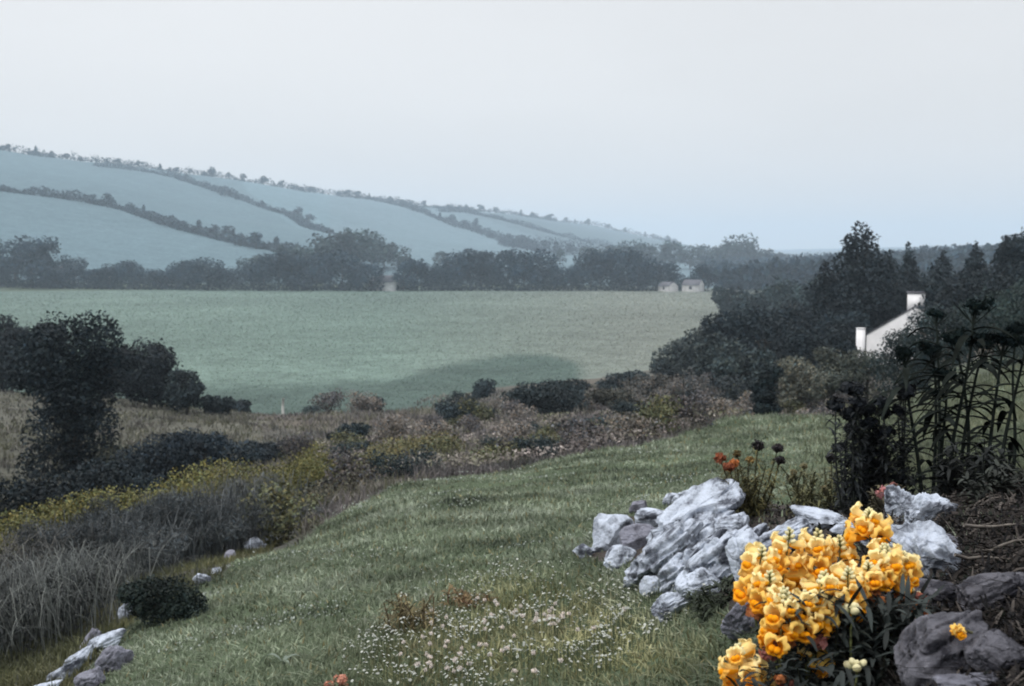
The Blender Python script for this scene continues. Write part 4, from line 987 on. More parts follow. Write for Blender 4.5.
ST = [
 ([(925, 512), (917, 450), (908, 400), (904, 352)], 4.30, 10, (26, 13), 'tall dark stalk leaning slightly left, leftmost of the open stalks'),
 ([(950, 512), (950, 450), (962, 400), (972, 345), (974, 306)], 4.20, 12, (30, 18), 'tallest dark stalk, its head highest against the trees'),
 ([(958, 508), (963, 440), (975, 380), (984, 346)], 4.35, 11, (30, 17), 'dark stalk just right of and crossing behind the tallest one'),
 ([(985, 505), (989, 450), (996, 395), (1004, 340)], 4.15, 8, (34, 15), 'straight dark stalk with few wide drooping leaves'),
 ([(996, 500), (1004, 440), (1016, 390), (1028, 340)], 4.10, 8, (30, 15), 'rightmost dark stalk, leaning out past the photo edge'),
 ([(942, 508), (941, 450), (946, 410), (947, 376)], 4.45, 9, (24, 15), 'shorter dark stalk left of the tallest one'),
 ([(932, 506), (936, 440), (936, 380), (932, 350)], 4.55, 9, (22, 12), 'slim dark stalk behind the leftmost open one'),
 ([(965, 500), (970, 430), (962, 370), (953, 338)], 4.60, 9, (24, 14), 'slim dark stalk bending left behind the tallest one'),
 ([(938, 500), (940, 420), (938, 350), (936, 314)], 4.75, 8, (20, 11), 'thin distant-looking stalk with a small head above its neighbours'),
 ([(1010, 500), (1016, 440), (1012, 380), (1016, 330)], 4.60, 8, (26, 14), 'dark stalk behind the rightmost one'),
]
LEN = []
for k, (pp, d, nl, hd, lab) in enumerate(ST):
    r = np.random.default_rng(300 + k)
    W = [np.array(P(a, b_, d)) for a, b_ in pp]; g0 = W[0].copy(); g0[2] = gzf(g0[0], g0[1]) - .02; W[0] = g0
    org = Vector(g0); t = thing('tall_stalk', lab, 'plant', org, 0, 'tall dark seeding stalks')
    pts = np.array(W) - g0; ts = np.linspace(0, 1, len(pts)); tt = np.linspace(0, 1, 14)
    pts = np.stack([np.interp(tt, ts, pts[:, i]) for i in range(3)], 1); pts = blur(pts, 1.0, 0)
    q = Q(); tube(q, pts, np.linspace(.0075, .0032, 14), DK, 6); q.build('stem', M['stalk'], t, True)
    nl = int(nl * 1.6)
    for i in range(nl):
        f = .12 + .78 * i / nl + r.uniform(-.02, .02); j = f * 13; b0 = pts[int(j)] * (1 - j % 1) + pts[min(13, int(j) + 1)] * (j % 1)
        q = Q(); az = (i * 2.4 + r.uniform(-.4, .4)); az = math.pi * (i % 2) + r.uniform(-.9, .9) if i % 3 else az
        leaf_strip(q, b0 * 0, az, r.uniform(.11, .19), r.uniform(.010, .015), r.uniform(.25, .8), r.uniform(.5, 1.1), DK * r.uniform(.5, 1.2))
        q.build('leaf', M['stalk'], t, loc=Vector(b0))
    q = Q(); hw = hd[0] * d / F / 2; hh = hd[1] * d / F / 2
    lb_ = [(np.clip(r.normal(0, hw * .6), -hw, hw), np.clip(r.normal(0, hw * .5), -hw * .8, hw * .8), r.normal(0, hh * .35), hw * r.uniform(.3, .5), hw * .4, hh * r.uniform(.35, .8)) for _ in range(8)] + [(0, 0, 0, hw * .8, hw * .6, hh * .6), (0, 0, 0, hw * .8, hw * .6, hh * .6)]
    Pn, o = crown_pts(lb_, 620, r, .1); leaves(q, Pn, .0085, tones(Pn, DK * .8, .03, .4, r), o, .5, r)
    for _ in range(10):
        e = np.array([r.normal(0, hw * .7), r.normal(0, hw * .5), r.normal(0, hh * .5)]); tube(q, [np.array([0, 0, -hh * 2.2]), e], [.0018, .0012], DK, 4)
    q.build('seed_head', M['stalk'], t, loc=Vector(pts[-1]) + Vector((0, 0, hh * .6)))
    if k in (1, 2, 5):
        q = Q(); Pn, o = crown_pts([(l[0] * .6, l[1] * .6, l[2] * .6, l[3] * .9, l[4] * .9, l[5]) for l in lb_], 320, r, .2); leaves(q, Pn, .006, tones(Pn, DK * .8, .03, .4, r), o, .5, r)
        q.build('seed_head', M['stalk'], t, loc=Vector(pts[10]) + Vector((r.uniform(-.05, .05), 0, .02)))

# dense leafy clump left of the stalks
def leafy_plant(name, label, cat, stems, d0, nleaf, leaf, col, head=None, headc=None, heads_n=0, group=None, stem_c=DK, fill=None, ll=(.03, .06), hname='flower_head'):
    W0 = P(stems[0][0][0], stems[0][0][1], d0); org = Vector((W0.x, d0, gzf(W0.x, d0) - .01))
    t = thing(name, label, cat, org, 0, group); r = np.random.default_rng(len(label) * 13)
    for (b0, tp, hs) in stems:
        d = d0 + r.uniform(-.12, .12); a = np.array(P(*b0, d)); a[2] = gzf(a[0], a[1]) - .02; e = np.array(P(*tp, d))
        tt = np.linspace(0, 1, 9); mid = (a + e) / 2 + r.normal(0, .012, 3)
        pts = np.outer((1 - tt) ** 2, a) + np.outer(2 * tt * (1 - tt), mid) + np.outer(tt ** 2, e)
        q = Q(); tube(q, pts - np.array(org), np.linspace(.0045, .002, 9), stem_c, 5)
        for i in range(nleaf):
            f = r.uniform(.08, .97); j = f * 8; bb = pts[int(j)] * (1 - j % 1) + pts[min(8, int(j) + 1)] * (j % 1)
            leaf_strip(q, bb - np.array(org), r.uniform(0, 6.28), r.uniform(*ll) * (1.15 - .5 * f), leaf, r.uniform(.2, 1.1), r.uniform(.2, 1.1), np.array(col) * r.uniform(.55, 1.6), 5)
        st = q.build('stem', M['leaf'], t)
        if hs:
            q = Q(); hw = hs[0] * d / F / 2; hh = hs[1] * d / F / 2
            Pn, o = crown_pts([(0, 0, 0, hw, hw, hh)], 170, r, .15); hc = hs[2]
            leaves(q, Pn, max(.004, hw * .32), tones(Pn, hc, .03, .2, r, 0, .08), o, .7, r)
            q.build(hname, M['petal'] if max(hc) > .1 else M['leaf'], st, loc=Vector(e) - org)
    if fill:
        q = Q(); Pn, o = crown_pts(fill[0], fill[1], r, .1); leaves(q, Pn, fill[2], tones(Pn, fill[3], .06, .5, r), None, .45, r)
        q.build('foliage', M['leaf'], t)
    return t

R5 = random.Random(12)
stems = [((876, 512), (852, 388), (24, 13, (.008, .009, .011)))]
for k in range(22):
    b_ = 855 + R5.uniform(-10, 58); tpu = b_ + R5.uniform(-10, 8); tv = R5.uniform(388, 415) if k % 2 else R5.uniform(405, 460)
    stems.append(((b_, 512), (tpu, tv), (R5.uniform(13, 20), R5.uniform(10, 15), (.008, .009, .011))))
s_ = 4.35 / F
leafy_plant('dark_leafy_clump', 'dense blackish leafy clump with small round heads, left of the open stalks', 'plant', stems, 4.35, 75, .0055, (.012, .015, .017), fill=([(.0, 0, .08, .12, .1, .1), (.06, 0, .14, .1, .1, .13), (-.03, 0, .2, .1, .08, .12), (.08, 0, .05, .12, .1, .08)], 3800, .009, (.012, .014, .016)))
stems = [((965 + R5.uniform(-35, 40), 505), (965 + R5.uniform(-40, 45), R5.uniform(430, 470)), None) for _ in range(16)]
leafy_plant('low_dark_plant', 'low dark spreading plant at the feet of the open stalks', 'plant', stems, 4.1, 60, .006, (.013, .016, .016), ll=(.04, .08))

stems = [((1000 + R5.uniform(-30, 60), 530), (1000 + R5.uniform(-45, 60), R5.uniform(465, 505)), None) for _ in range(18)]
leafy_plant('low_dark_plant', 'low dark weeds sprouting from the bank at the right edge of the photo', 'plant', stems, 3.4, 50, .005, (.02, .024, .02), ll=(.03, .06))
stems = [((716 + R5.uniform(-16, 26), 640), (712 + R5.uniform(-24, 30), R5.uniform(585, 622)), None) for _ in range(22)]
leafy_plant('low_dark_plant', 'dark weeds between the pale rock heap and the yellow flowers', 'plant', stems, 3.75, 46, .0035, (.035, .045, .03), ll=(.025, .055), stem_c=np.array((.03, .04, .02)))
OR = (.27, .09, .05); BR = (.02, .012, .012)
stems = [((745, 512), (720, 458), (13, 11, OR)), ((742, 512), (728, 467), (12, 10, OR)), ((744, 512), (734, 463), (10, 9, (.55, .2, .07))), ((750, 512), (737, 454), (9, 8, (.12, .09, .04))), ((752, 512), (758, 445), (13, 12, BR)), ((760, 512), (778, 448), (12, 9, BR)), ((762, 512), (780, 460), (11, 9, BR)), ((748, 512), (750, 460), (9, 8, (.30, .2, .08)))]
stems += [((735 + R5.uniform(0, 25), 512), (724 + R5.uniform(0, 50), R5.uniform(462, 492)), None) for _ in range(16)]
leafy_plant('orange_flower_plant', 'bushy olive plant with orange and withered brown flower heads behind the rockery', 'plant', stems, 4.75, 42, .0035, (.085, .078, .03), stem_c=np.array((.06, .06, .03)), hname='flower_head')
stems = [((800 + R5.uniform(-15, 35), 512), (800 + R5.uniform(-20, 40), R5.uniform(458, 495)), (8, 7, (.22, .2, .12)) if k % 4 == 0 else None) for k in range(18)]
stems.append(((828, 512), (831, 458), (11, 11, BR)))
leafy_plant('olive_border_plant', 'loose olive green plant between the orange-flowered plant and the blackish clump', 'plant', stems, 4.7, 30, .004, (.085, .085, .04), stem_c=np.array((.06, .06, .03)))
stems = [((885, 512), (885, 493), (17, 15, (.55, .26, .27))), ((890, 512), (893, 486), (9, 8, (.45, .22, .2)))] + [((885 + R5.uniform(-12, 15), 512), (885 + R5.uniform(-15, 20), R5.uniform(480, 500)), None) for _ in range(9)]
leafy_plant('pink_flower_plant', 'small plant with one dusky pink bloom among the rocks', 'plant', stems, 4.0, 26, .004, (.09, .08, .05), stem_c=np.array((.06, .05, .03)))
stems = [((410 + R5.uniform(-20, 22), 640), (408 + R5.uniform(-32, 32), R5.uniform(592, 625)), None) for _ in range(26)]
leafy_plant('tan_weed', 'upright tawny weed in the lawn, left of the white-flowered patch', 'weed', stems, 4.9, 34, .003, (.12, .10, .05), stem_c=np.array((.12, .09, .05)))
stems = [((468 + R5.uniform(-20, 22), 625), (468 + R5.uniform(-24, 24), R5.uniform(588, 612)), None) for _ in range(18)]
leafy_plant('tan_weed', 'second tawny weed, reddish at its foot, amid the white-flowered patch', 'weed', stems, 5.2, 30, .003, (.13, .09, .045), stem_c=np.array((.14, .07, .04)))
stems = [((330 + R5.uniform(-7, 10), 705), (330 + R5.uniform(-12, 14), R5.uniform(678, 686)), (10, 8, (.6, .3, .22))) for _ in range(7)]
leafy_plant('salmon_flower_plant', 'low clump of salmon pink flowers at the bottom edge of the photo', 'plant', stems, 4.05, 20, .004, (.06, .07, .04), stem_c=np.array((.05, .06, .03)))
# curled pale leaf weed
p = hit(283, 664); t = thing('curled_weed', 'weed with one long pale curling leaf low in the left of the lawn', 'weed', p)
for az, L_ in ((2.8, .10), (.4, .09), (1.2, .06), (-.9, .05)):
    q = Q(); leaf_strip(q, np.zeros(3), az, L_, .008, 1.3, 1.5, (.17, .21, .17)); q.build('leaf', M['grass'], t)

# ------------------------------------------------------------------ small white flowers in the grass
def daisy_mesh(name, c, rad):
    q = Q(); n = 8
    for k in range(n):
        a = 2 * math.pi * k / n; d_ = np.array([math.cos(a), math.sin(a), 0]); s_ = np.array([-math.sin(a), math.cos(a), 0])
        V = [d_ * rad * .15, d_ * rad * .6 + s_ * rad * .33 + [0, 0, rad * .25], d_ * rad + [0, 0, rad * .1], d_ * rad * .6 - s_ * rad * .33 + [0, 0, rad * .25]]
        q.add(V, [(0, 1, 2, 3)], c)
    return q
n = 1300
x, y = polar_samples(60000, 340, 780, 3.7, 7.5); dens = n2(x, y, .16, 3, 61); m = (rng.uniform(0, 1, len(x)) < fdens(x, y) * np.clip((dens - .44) * 3.2, 0, 1)) & ~(in_poly(x, y, SOIL))
x, y = x[m][:n], y[m][:n]; q = Q(); z = gz(x, y)
for i in range(len(x)):
    r0 = random.uniform(.0025, .0062); c0 = np.array((.50, .52, .48)) * random.uniform(.6, 1.15)
    k = 6; a = np.arange(k) * 2 * math.pi / k + random.random(); tlt = np.array([random.gauss(0, .4), random.gauss(0, .4)])
    ring_ = np.stack([np.cos(a) * r0, np.sin(a) * r0, np.cos(a) * r0 * tlt[0] + np.sin(a) * r0 * tlt[1]], 1); h0 = random.uniform(.03, .075)
    V = np.vstack([ring_, [[0, 0, r0 * .6]]]) + np.array([x[i], y[i], z[i] + h0])
    q.add(V, [(6, 0, 1, 2), (6, 2, 3, 4), (6, 4, 5, 0)], c0)
    b0 = np.array([x[i], y[i], z[i]]); q.add([b0 + [-.0008, 0, 0], b0 + [.0008, 0, 0], b0 + [.0008, 0, h0], b0 + [-.0008, 0, h0]], [(0, 1, 2, 3)], (.08, .1, .06))
tag(q.build('white_flowers', M['petal']), 'carpet of tiny white flowers in the foreground grass', kind='stuff')
# scattered pale specks further over the lawn
x, y = polar_samples(9000, 150, 720, 4.2, 16); dens = n2(x, y, .5, 3, 63); m = (y < lawn_far(x, y)) & (dens > .60) & ~in_poly(x, y, SOIL); x, y = x[m][:1200], y[m][:1200]
q = Q(); Pn = np.stack([x, y, gz(x, y) + .035 + .002 * y], 1); leaves(q, Pn, .0022 + .0007 * y, np.ones((len(x), 3)) * np.array([.42, .46, .42]) * rng.uniform(.5, 1.2, len(x))[:, None], None, .7)
tag(q.build('pale_clover', M['petal']), 'faint pale clover specks scattered over the lawn', kind='stuff')
# larger clover heads, one by one
protos = []
for k in range(3):
    r = np.random.default_rng(400 + k); q = Q(); Pn, o = crown_pts([(0, 0, 0, .0085, .0085, .007)], 60, r, .3)
    leaves(q, Pn, .0035, tones(Pn, (.68, .62, .58), .01, .2, r, 0, .05), o, .6, r); hm = q.mesh('flower_head', M['petal'])
    q = Q(); tube(q, [(0, 0, -.075), (.003, 0, -.03), (0, 0, 0)], [.0013, .0012, .001], (.08, .09, .05), 4); protos.append((hm, q.mesh('stem', M['leaf'])))
R6 = random.Random(77); cnt = 0
while cnt < 75:
    cu, cv, su, sv = R6.choice([(448, 645, 24, 17), (425, 668, 26, 12), (496, 616, 15, 9), (555, 625, 18, 6), (470, 660, 40, 20)])
    u = R6.gauss(cu, su); v = R6.gauss(cv, sv)
    if not (380 < u < 640 and 590 < v < 684): continue
    p = hit(u, v + 8); hm, sm = protos[cnt % 3]
    t = thing('clover_flower', 'pinkish white clover head in the patch at the bottom of the lawn', 'flower', (p.x, p.y, p.z + .055), R6.uniform(0, 6), 'clover heads at the bottom of the lawn')
    s = R6.uniform(.7, 1.25); t.scale = (s, s, 1); link('flower_head', hm, t); link('stem', sm, t); cnt += 1

# ------------------------------------------------------------------ dry litter on the bank at the right
x, y = polar_samples(15000, 800, 1340, 1.6, 5.4); m = in_poly(x, y, SOIL) & (u_of(x, y) > 850); x, y = x[m], y[m]
q = Q()
for i in range(len(x)):
    a = random.uniform(0, math.pi); l = random.uniform(.015, .075) * (1 if i % 9 else 2); w = random.uniform(.001, .003)
    e = np.array([math.cos(a) * l, math.sin(a) * l, random.uniform(-.01, .03)]); b0 = np.array([x[i], y[i], gzf(x[i], y[i]) + random.uniform(.0, .022)])
    s = np.array([-math.sin(a), math.cos(a), .5]) * w; md = b0 + e * .5 + np.array([0, 0, l * .12])
    c0 = np.array(random.choice([(.04, .036, .034), (.02, .018, .019), (.10, .088, .08), (.010, .010, .011), (.03, .026, .024)]))
    q.add([b0 - s, b0 + s, md + s, md - s, b0 + e + s * .4, b0 + e - s * .4], [(0, 1, 2, 3), (3, 2, 4, 5)], c0)
x, y = polar_samples(15000, 740, 1340, 1.6, 5.6); m = in_poly(x, y, SOIL); x, y = x[m], y[m]
Pn = np.stack([x, y, gz(x, y) + rng.uniform(0, .03, len(x))], 1)
leaves(q, Pn, .009, np.array([(.03, .027, .026), (.014, .014, .015), (.055, .048, .045), (.016, .02, .016)])[rng.integers(0, 4, len(x))], None, .5)
tag(q.build('dry_litter', M['litter']), 'brown litter of dead stems, twigs and leaves covering the bank', kind='stuff')
for k, (u, v, L_, az, lab) in enumerate([(985, 505, .16, .5, 'pale dry twig lying on the bank below the rightmost stalks'), (1000, 540, .18, -.15, 'long pale dry twig on the bank, halfway down the right side'), (985, 572, .14, -.35, 'light broken twig just above the long dark stone'), (1008, 560, .15, .25, 'grey twig at the right edge above the long dark stone')]):
    p = hit(u, v); r = np.random.default_rng(500 + k); tt = np.linspace(-.5, .5, 6)
    pts = np.stack([tt * L_ * math.cos(az), tt * L_ * .3 + r.normal(0, .004, 6), tt * L_ * math.sin(az) * .4 + .03 + r.normal(0, .003, 6)], 1)
    q = Q(); tube(q, pts, np.linspace(.004, .002, 6), (.15, .135, .12), 5); o = q.build('twig', M['litter'], None, True, loc=p); tag(o, lab, 'twig', 'dry twigs on the bank')

# ------------------------------------------------------------------ snapdragons
def floret_mesh(seed, age):
    """age 0 = young pale, 1 = full orange; faces +X, z up; about 34 mm across"""
    r = np.random.default_rng(seed); nphi, nr = 40, 13
    ph = np.linspace(0, 2 * math.pi, nphi, endpoint=False); V = np.zeros((nphi, nr, 3)); C = np.zeros((nphi, nr, 3))
    cream = np.array([.96, .84, .46]); yel = np.array([.98, .58, .06]); org = np.array([.98, .41, .010]); pal = cream * (1 - age * .68) + yel * age * .68
    for i, a in enumerate(ph):
        up = math.sin(a) > 0                       # upper lip
        if up: lobe = .80 + .26 * abs(math.cos(a)) ** .6 * (.7 + .3 * math.sin(a)) - .22 * math.exp(-((a - math.pi / 2) / .16) ** 2)
        else:
            lobe = .78 + .20 * abs(math.cos(1.5 * (a - 1.5 * math.pi))) ** .7
            if abs(a - 1.5 * math.pi) < .55: lobe *= .93
        split = math.exp(-(min(abs(a), abs(a - math.pi), abs(a - 2 * math.pi)) / .16) ** 2); lobe *= 1 - .38 * split
        for j in range(nr):
            s = j / (nr - 1)
            if s < .45:
                t = s / .45; rad = .0035 + .0055 * t ** .8; x_ = .020 * t
            else:
                t = (s - .45) / .55; rad = .009 + (.0175 * lobe - .009) * t
                x_ = .020 + .0065 * math.sin(t * 1.9) - (.008 * t ** 2.2)
                x_ += .0026 * t * math.sin(a * 5 + seed) + .0015 * t * math.sin(a * 11 + seed * 2); rad *= 1 + .07 * t * math.sin(a * 9 + seed * 3)
                if up: x_ += .002 * t
                else: x_ -= .002 * t ** 2
            V[i, j] = (x_, rad * math.cos(a), rad * math.sin(a) * (1.12 if up else .98))
            k = np.clip((s - .5) / .5, 0, 1)
            if up: c = pal * k + (pal * .65 + yel * .35) * (1 - k)
            else: c = (yel * .6 + org * .4) * (1 - age) + org * age; c = c * (1 - k * .32) + pal * k * .32
            C[i, j] = c * (1 + .04 * r.normal())
    idx_ = np.arange(nphi * nr).reshape(nphi, nr); n_ = np.roll(idx_, -1, 0)
    q = Q(); q.add(V.reshape(-1, 3), np.stack([idx_[:, :-1], n_[:, :-1], n_[:, 1:], idx_[:, 1:]], -1).reshape(-1, 4), np.clip(C.reshape(-1, 3), 0, 1))
    # palate: two swollen humps closing the throat
    for sg in (-1, 1):
        th_, ph_ = np.meshgrid(np.linspace(0, math.pi, 8), np.linspace(0, 2 * math.pi, 11)[:-1]); 
        S = np.stack([np.sin(th_) * np.cos(ph_) * .0050 + .0215, np.sin(th_) * np.sin(ph_) * .0050 + sg * .0032, np.cos(th_) * .0046 - .0030], -1)
        id2 = np.arange(80).reshape(10, 8); n3 = np.roll(id2, -1, 0)
        q.add(S.reshape(-1, 3), np.stack([id2[:, :-1], n3[:, :-1], n3[:, 1:], id2[:, 1:]], -1).reshape(-1, 4), org * (1.0 if age > .3 else .95) * np.array([1.0, 1.0, 1.2]))
    return q.mesh('blossom', M['petal'], True)

def bud_mesh(seed, green):
    r = np.random.default_rng(seed); q = Q(); n1_, n2__ = 10, 9
    th_, ph_ = np.meshgrid(np.linspace(0, math.pi, n2__), np.linspace(0, 2 * math.pi, n1_ + 1)[:-1])
    rr = .0052 * (1 + .12 * np.cos(2 * ph_) * np.sin(th_))
    S = np.stack([(1 - np.cos(th_)) * .0075, np.sin(th_) * np.cos(ph_) * rr, np.sin(th_) * np.sin(ph_) * rr], -1)
    id2 = np.arange(n1_ * n2__).reshape(n1_, n2__); n3 = np.roll(id2, -1, 0)
    c = np.array([.88, .82, .52]) * (1 - green) + np.array([.36, .40, .14]) * green
    C = np.ones((n1_ * n2__, 3)) * c; t = np.clip((1 - np.cos(th_)).ravel() * .9, 0, 1); C = C * t[:, None] + np.array([.16, .2, .07]) * (1 - t[:, None])
    q.add(S.reshape(-1, 3), np.stack([id2[:, :-1], n3[:, :-1], n3[:, 1:], id2[:, 1:]], -1).reshape(-1, 4), C)
    return q.mesh('bud', M['petal'], True)
FL = {a: [floret_mesh(10 * k + int(a * 7), a) for k in range(5)] for a in (0.0, .5, 1.0)}
BUD = [bud_mesh(1, .0), bud_mesh(2, .2), bud_mesh(3, .6)]
WITH = []
for k in range(2):
    q = Q(); r = np.random.default_rng(600 + k); Pn, o = crown_pts([(.010, 0, 0, .012, .009, .009)], 40, r, .3); leaves(q, Pn, .007, tones(Pn, (.60, .24, .10) if k == 0 else (.28, .11, .09), .01, .3, r), o, .7, r); WITH.append(q.mesh('withered_blossom', M['petal']))

def spike(parent, org, top, bot, d, nfl, seed, wither=0, bigbud=False, buds=9):
    """flower spike from bottom to top of its flowering part; stem continues down to the plant's root"""
    r = np.random.default_rng(seed); T = np.array(P(*top, d)); B = np.array(P(*bot, d)); o3 = np.array(org)
    root = np.array([o3[0] + (B[0] - o3[0]) * .35, o3[1] + (B[1] - o3[1]) * .3, gzf(o3[0], o3[1])])
    tt = np.linspace(0, 1, 10); mid = B * .6 + root * .4 + np.array([(B[0] - root[0]) * .3, 0, .02])
    low = np.outer((1 - tt) ** 2, root) + np.outer(2 * tt * (1 - tt), mid) + np.outer(tt ** 2, B)
    pts = np.vstack([low, B + (T - B) * .5 + r.normal(0, .002, 3), T])
    q = Q(); tube(q, pts - o3, np.linspace(.0035, .0013, len(pts)), (.16, .18, .07), 6)
    for i in range(16):
        j = r.uniform(2, 9); bb = low[int(j)] * (1 - j % 1) + low[min(9, int(j) + 1)] * (j % 1)
        leaf_strip(q, bb - o3, r.uniform(0, 6.28), r.uniform(.03, .05), .0045, r.uniform(.2, .9), r.uniform(.2, .8), np.array((.02, .026, .022)) * r.uniform(.6, 1.6), 5)
    st = q.build('flower_spike', M['leaf'], parent)
    ax = (T - B) / (np.linalg.norm(T - B) + 1e-9); L_ = np.linalg.norm(T - B); a0 = r.uniform(0, 6.28)
    for i in range(nfl):
        f = i / max(1, nfl - 1) * .84; az = a0 + i * 2.399 + r.uniform(-.25, .25)
        pos = B + ax * L_ * f; dirv = Vector((math.cos(az), math.sin(az), .18 - .2 * (1 - f) + r.uniform(-.12, .12))).normalized()
        age = 1.0 if f < .42 else (.5 if f < .62 else 0.0)
        me = FL[age][r.integers(0, 5)]; nm = 'blossom'
        if i < wither: me = WITH[r.integers(0, 2)]; nm = 'withered_blossom'
        rot = (dirv.to_track_quat('X', 'Z') @ Euler((r.normal(0, .3), r.normal(0, .2), r.normal(0, .2))).to_quaternion()).to_euler(); s = (1.30 - .42 * f) * r.uniform(.85, 1.1)
        o = link(nm, me, st, Vector(pos - o3) + dirv * .004, rot, (s, s, s))
        if nm == 'blossom': tag(o, kind=None)
    for i in range(buds):
        f = .82 + .20 * i / max(1, buds); az = a0 + i * 2.1 + .5; el = .35 + .9 * i / max(1, buds)
        dirv = Vector((math.cos(az) * math.cos(el), math.sin(az) * math.cos(el), math.sin(el))).normalized(); pos = B + ax * L_ * f
        me = BUD[0 if (f < .98 or bigbud) else 1 if f < 1.02 else 2]; s = (.80 - .4 * (f - .8) / .26) * (1.75 if bigbud else 1)
        link('bud', me, st, Vector(pos - o3) + dirv * .003, dirv.to_track_quat('X', 'Z').to_euler(), (s, s, s))

def snap_plant(root, label, spikes, seed, nleaf=0, box_=None):
    d0 = root[1]; p, _ = at(root[0], d0); t = thing('snapdragon', label, 'flower', p, 0, 'snapdragons')
    for k, sp_ in enumerate(spikes): spike(t, p, *sp_[:2], sp_[2], sp_[3], seed * 20 + k, *(sp_[4:] if len(sp_) > 4 else ()))
    if nleaf:
        r = np.random.default_rng(seed); q = Q(); o3 = np.array(p)
        for i in range(nleaf):
            u = r.uniform(box_[0], box_[1]); v = r.uniform(box_[2], box_[3]); d = d0 + r.uniform(-.10, .12); b0 = np.array(P(u, v, d)) - o3
            leaf_strip(q, b0, r.uniform(0, 6.28), r.uniform(.025, .05), .0042, r.uniform(.0, 1.2), r.uniform(.1, 1.0), np.array((.016, .021, .020)) * r.uniform(.5, 1.9), 5)
        for i in range(26):
            u = r.uniform(box_[0], box_[1]); b0 = np.array(P(u, r.uniform(box_[2], box_[3]), d0 + r.uniform(-.08, .1))) - o3
            tube(q, [np.array([b0[0] * .4, b0[1] * .4, 0]), b0 * np.array([.8, .8, .55]), b0], [.003, .0025, .0015], (.03, .035, .025), 5)
        q.build('foliage', M['leaf'], t)
    return t

snap_plant((830, 2.02), 'largest snapdragon plant, its crowded yellow orange spikes filling the centre of the clump', [
    ((763, 550), (753, 603), 2.02, 13, 1), ((790, 532), (781, 590), 2.08, 13, 0), ((818, 533), (812, 585), 2.10, 13, 0), ((840, 540), (838, 588), 2.12, 11, 0),
    ((785, 592), (778, 648), 1.93, 14, 2), ((806, 595), (808, 638), 1.95, 11, 2), ((824, 575), (815, 628), 1.97, 13, 1), ((848, 572), (845, 612), 1.99, 11, 0),
    ((770, 575), (768, 620), 1.98, 10, 2), ((815, 655), (806, 664), 1.95, 2, 0, False, 0),
    ], 1, 1500, (775, 925, 600, 720))
snap_plant((878, 2.06), 'snapdragon with a single high spike and fuller spikes spreading to the right of the clump', [
    ((869, 513), (870, 536), 2.10, 7, 0), ((868, 566), (870, 594), 2.02, 9, 1), ((885, 548), (880, 584), 2.04, 10, 0), ((904, 556), (897, 584), 2.06, 9, 0)], 2, 500, (850, 925, 605, 700))
snap_plant((745, 1.95), 'snapdragon with one cream-topped spike at the lower left of the clump', [
    ((738, 648), (744, 700), 1.92, 14, 0), ((756, 664), (752, 705), 1.94, 9, 0)], 3, 160, (735, 790, 670, 740))
snap_plant((850, 1.93), 'young snapdragon shoots with only large pale buds, low in front of the dark foliage', [
    ((852, 612), (851, 628), 1.94, 0, 0, True, 7), ((857, 668), (856, 682), 1.88, 0, 0, True, 5), ((787, 676), (785, 700), 1.9, 3, 3, False, 0)], 4, 200, (780, 900, 650, 720))
snap_plant((912, 2.1), 'faded snapdragon with brown withered flowers at the right of the clump', [
    ((913, 592), (912, 612), 2.04, 7, 7, False, 3)], 5, 60, (895, 930, 600, 660))
bpy.context.view_layer.update(); dv = P(955, 629, 2.0).normalized(); ok_, lc_, nm_, _, _, _ = SC.ray_cast(bpy.context.evaluated_depsgraph_get(), Vector((0, 0, 0)), dv)
p = (lc_ if ok_ and lc_.length < 3 else P(955, 629, 1.9)) - dv * .008; t = thing('snapdragon', 'lone small orange blossom lying on the biggest dark boulder', 'flower', p, 0, 'snapdragons')
for k, (dx, dz, a) in enumerate([(-.006, .004, -1.2), (.008, -.003, -1.9), (.002, .0, -1.5)]):
    link('blossom', FL[1.0][k], t, (dx, 0, dz), (0.3 * k, .2, a), (.55, .55, .55))
q = Q(); tube(q, [(0, .004, 0), (.015, .012, -.004), (.03, .016, -.010)], [.0016, .0016, .002], (.06, .06, .03), 5); q.build('stem', M['leaf'], t)

# ------------------------------------------------------------------ haze, sky, sun, camera
hz = Q(); box(hz, -5200, 5200, -5200, 5200, -16, 122)
hm, nt, b = new_mat('haze_air'); nt.nodes.remove(b)
pv = N(nt, 'ShaderNodeVolumePrincipled'); pv.inputs['Color'].default_value = (.66, .80, .94, 1); pv.inputs['Density'].default_value = .00038; pv.inputs['Anisotropy'].default_value = -.1
nt.links.new(pv.outputs[0], nt.nodes['Material Output'].inputs['Volume'])
zmin = float(H.min())
ho = hz.build('haze', hm); tag(ho, 'pale blue haze filling the valley air', kind='stuff')
for v in ho.data.vertices:
    if v.co.z < 0: v.co.z = zmin - 1.0

SUN_EL, SUN_AZ = math.radians(52), math.radians(-125)     # azimuth from +Y towards +X
w = bpy.data.worlds.new('World'); SC.world = w; w.use_nodes = True; nt = w.node_tree; L = nt.links.new
bg = nt.nodes['Background']; bg.inputs['Strength'].default_value = .1
sky = N(nt, 'ShaderNodeTexSky', sky_type='NISHITA', sun_disc=False, sun_elevation=SUN_EL, sun_rotation=SUN_AZ, air_density=1.5, dust_density=3)
tc = N(nt, 'ShaderNodeTexCoord'); sx = N(nt, 'ShaderNodeSeparateXYZ'); L(tc.outputs['Generated'], sx.inputs[0])
no = N(nt, 'ShaderNodeTexNoise'); no.inputs['Scale'].default_value = 1.6; no.inputs['Detail'].default_value = 4; no.inputs['Roughness'].default_value = .45
mp = N(nt, 'ShaderNodeMapping'); mp.inputs['Scale'].default_value = (1, 1, 3.5); L(tc.outputs['Generated'], mp.inputs[0]); L(mp.outputs[0], no.inputs['Vector'])
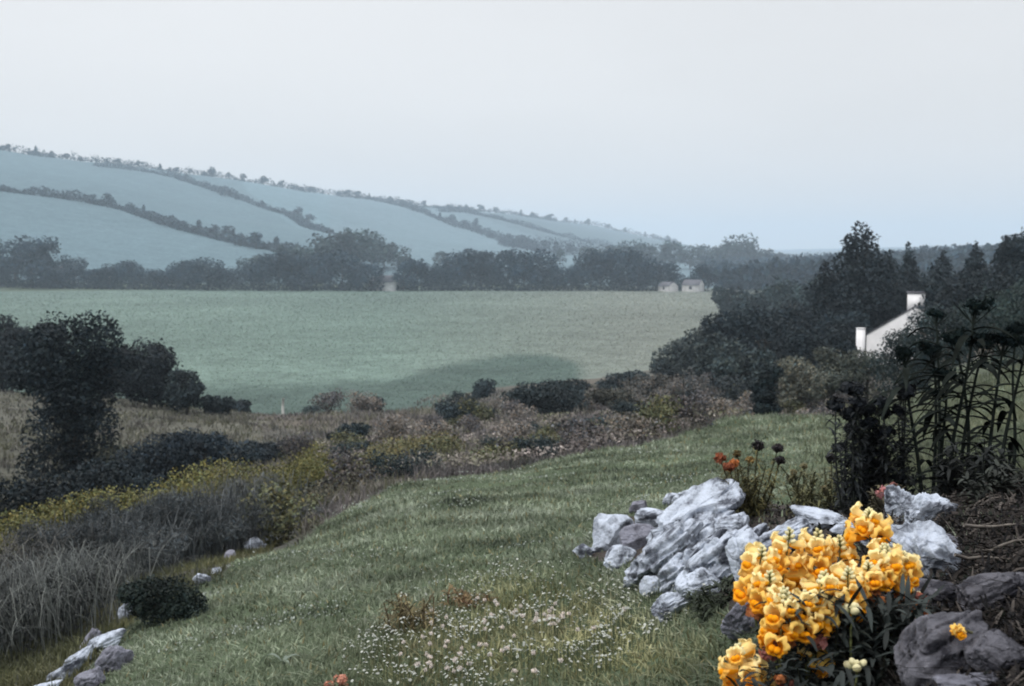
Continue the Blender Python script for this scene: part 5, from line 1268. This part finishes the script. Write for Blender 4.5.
# cloud deck brightness: lighter overhead and to the left, greyer to the right
k1 = N(nt, 'ShaderNodeMath', operation='MULTIPLY_ADD'); L(sx.outputs['X'], k1.inputs[0]); k1.inputs[1].default_value = -.13; k1.inputs[2].default_value = 1.0
zr = N(nt, 'ShaderNodeMapRange', interpolation_type='SMOOTHSTEP'); zr.inputs['From Min'].default_value = .16; zr.inputs['From Max'].default_value = .9; zr.inputs['To Min'].default_value = 0; zr.inputs['To Max'].default_value = 1.25; L(sx.outputs['Z'], zr.inputs['Value'])
k2c = N(nt, 'ShaderNodeMath', operation='ADD'); L(zr.outputs[0], k2c.inputs[0]); L(k1.outputs[0], k2c.inputs[1])
k3 = N(nt, 'ShaderNodeMapRange'); k3.inputs['From Min'].default_value = .3; k3.inputs['From Max'].default_value = .7; k3.inputs['To Min'].default_value = .93; k3.inputs['To Max'].default_value = 1.07; L(no.outputs['Fac'], k3.inputs['Value'])
k4 = N(nt, 'ShaderNodeMath', operation='MULTIPLY'); L(k2c.outputs[0], k4.inputs[0]); L(k3.outputs[0], k4.inputs[1])
cl = N(nt, 'ShaderNodeVectorMath', operation='SCALE'); cl.inputs[0].default_value = (6.9, 6.9, 7.0); L(k4.outputs[0], cl.inputs['Scale'])
mx = N(nt, 'ShaderNodeMix', data_type='RGBA'); mx.clamp_result = False; mx.inputs['Factor'].default_value = .93
L(sky.outputs[0], mx.inputs['A']); L(cl.outputs[0], mx.inputs['B']); L(mx.outputs['Result'], bg.inputs['Color'])

sd = bpy.data.lights.new('sun', 'SUN'); sd.energy = 1.5; sd.angle = math.radians(14); sd.color = (1, .96, .9)
so = bpy.data.objects.new('sun', sd); COL.objects.link(so)
sv = Vector((math.sin(SUN_AZ) * math.cos(SUN_EL), math.cos(SUN_AZ) * math.cos(SUN_EL), math.sin(SUN_EL)))
so.rotation_euler = (-sv).to_track_quat('-Z', 'Y').to_euler(); so.location = sv * 50

cd = bpy.data.cameras.new('camera'); co = bpy.data.objects.new('camera', cd); COL.objects.link(co)
cd.sensor_width = 36; cd.lens = 36 * F / 1024; cd.clip_start = .05; cd.clip_end = 30000
co.rotation_euler = (math.radians(90) - PITCH, 0, 0)
cd.dof.use_dof = True; cd.dof.focus_distance = 3.2; cd.dof.aperture_fstop = 11
SC.camera = co
SC.view_settings.view_transform = 'Standard'; SC.view_settings.look = 'None'; SC.view_settings.exposure = 0.30; SC.view_settings.gamma = 1
SC.render.engine = 'CYCLES'; cy = SC.cycles
cy.use_denoising = True; cy.max_bounces = 4; cy.diffuse_bounces = 3; cy.glossy_bounces = 2; cy.transmission_bounces = 2; cy.volume_bounces = 1; cy.transparent_max_bounces = 8
cy.pixel_filter_type = 'BLACKMAN_HARRIS'; cy.filter_width = 1.9
cy.sample_clamp_indirect = 6
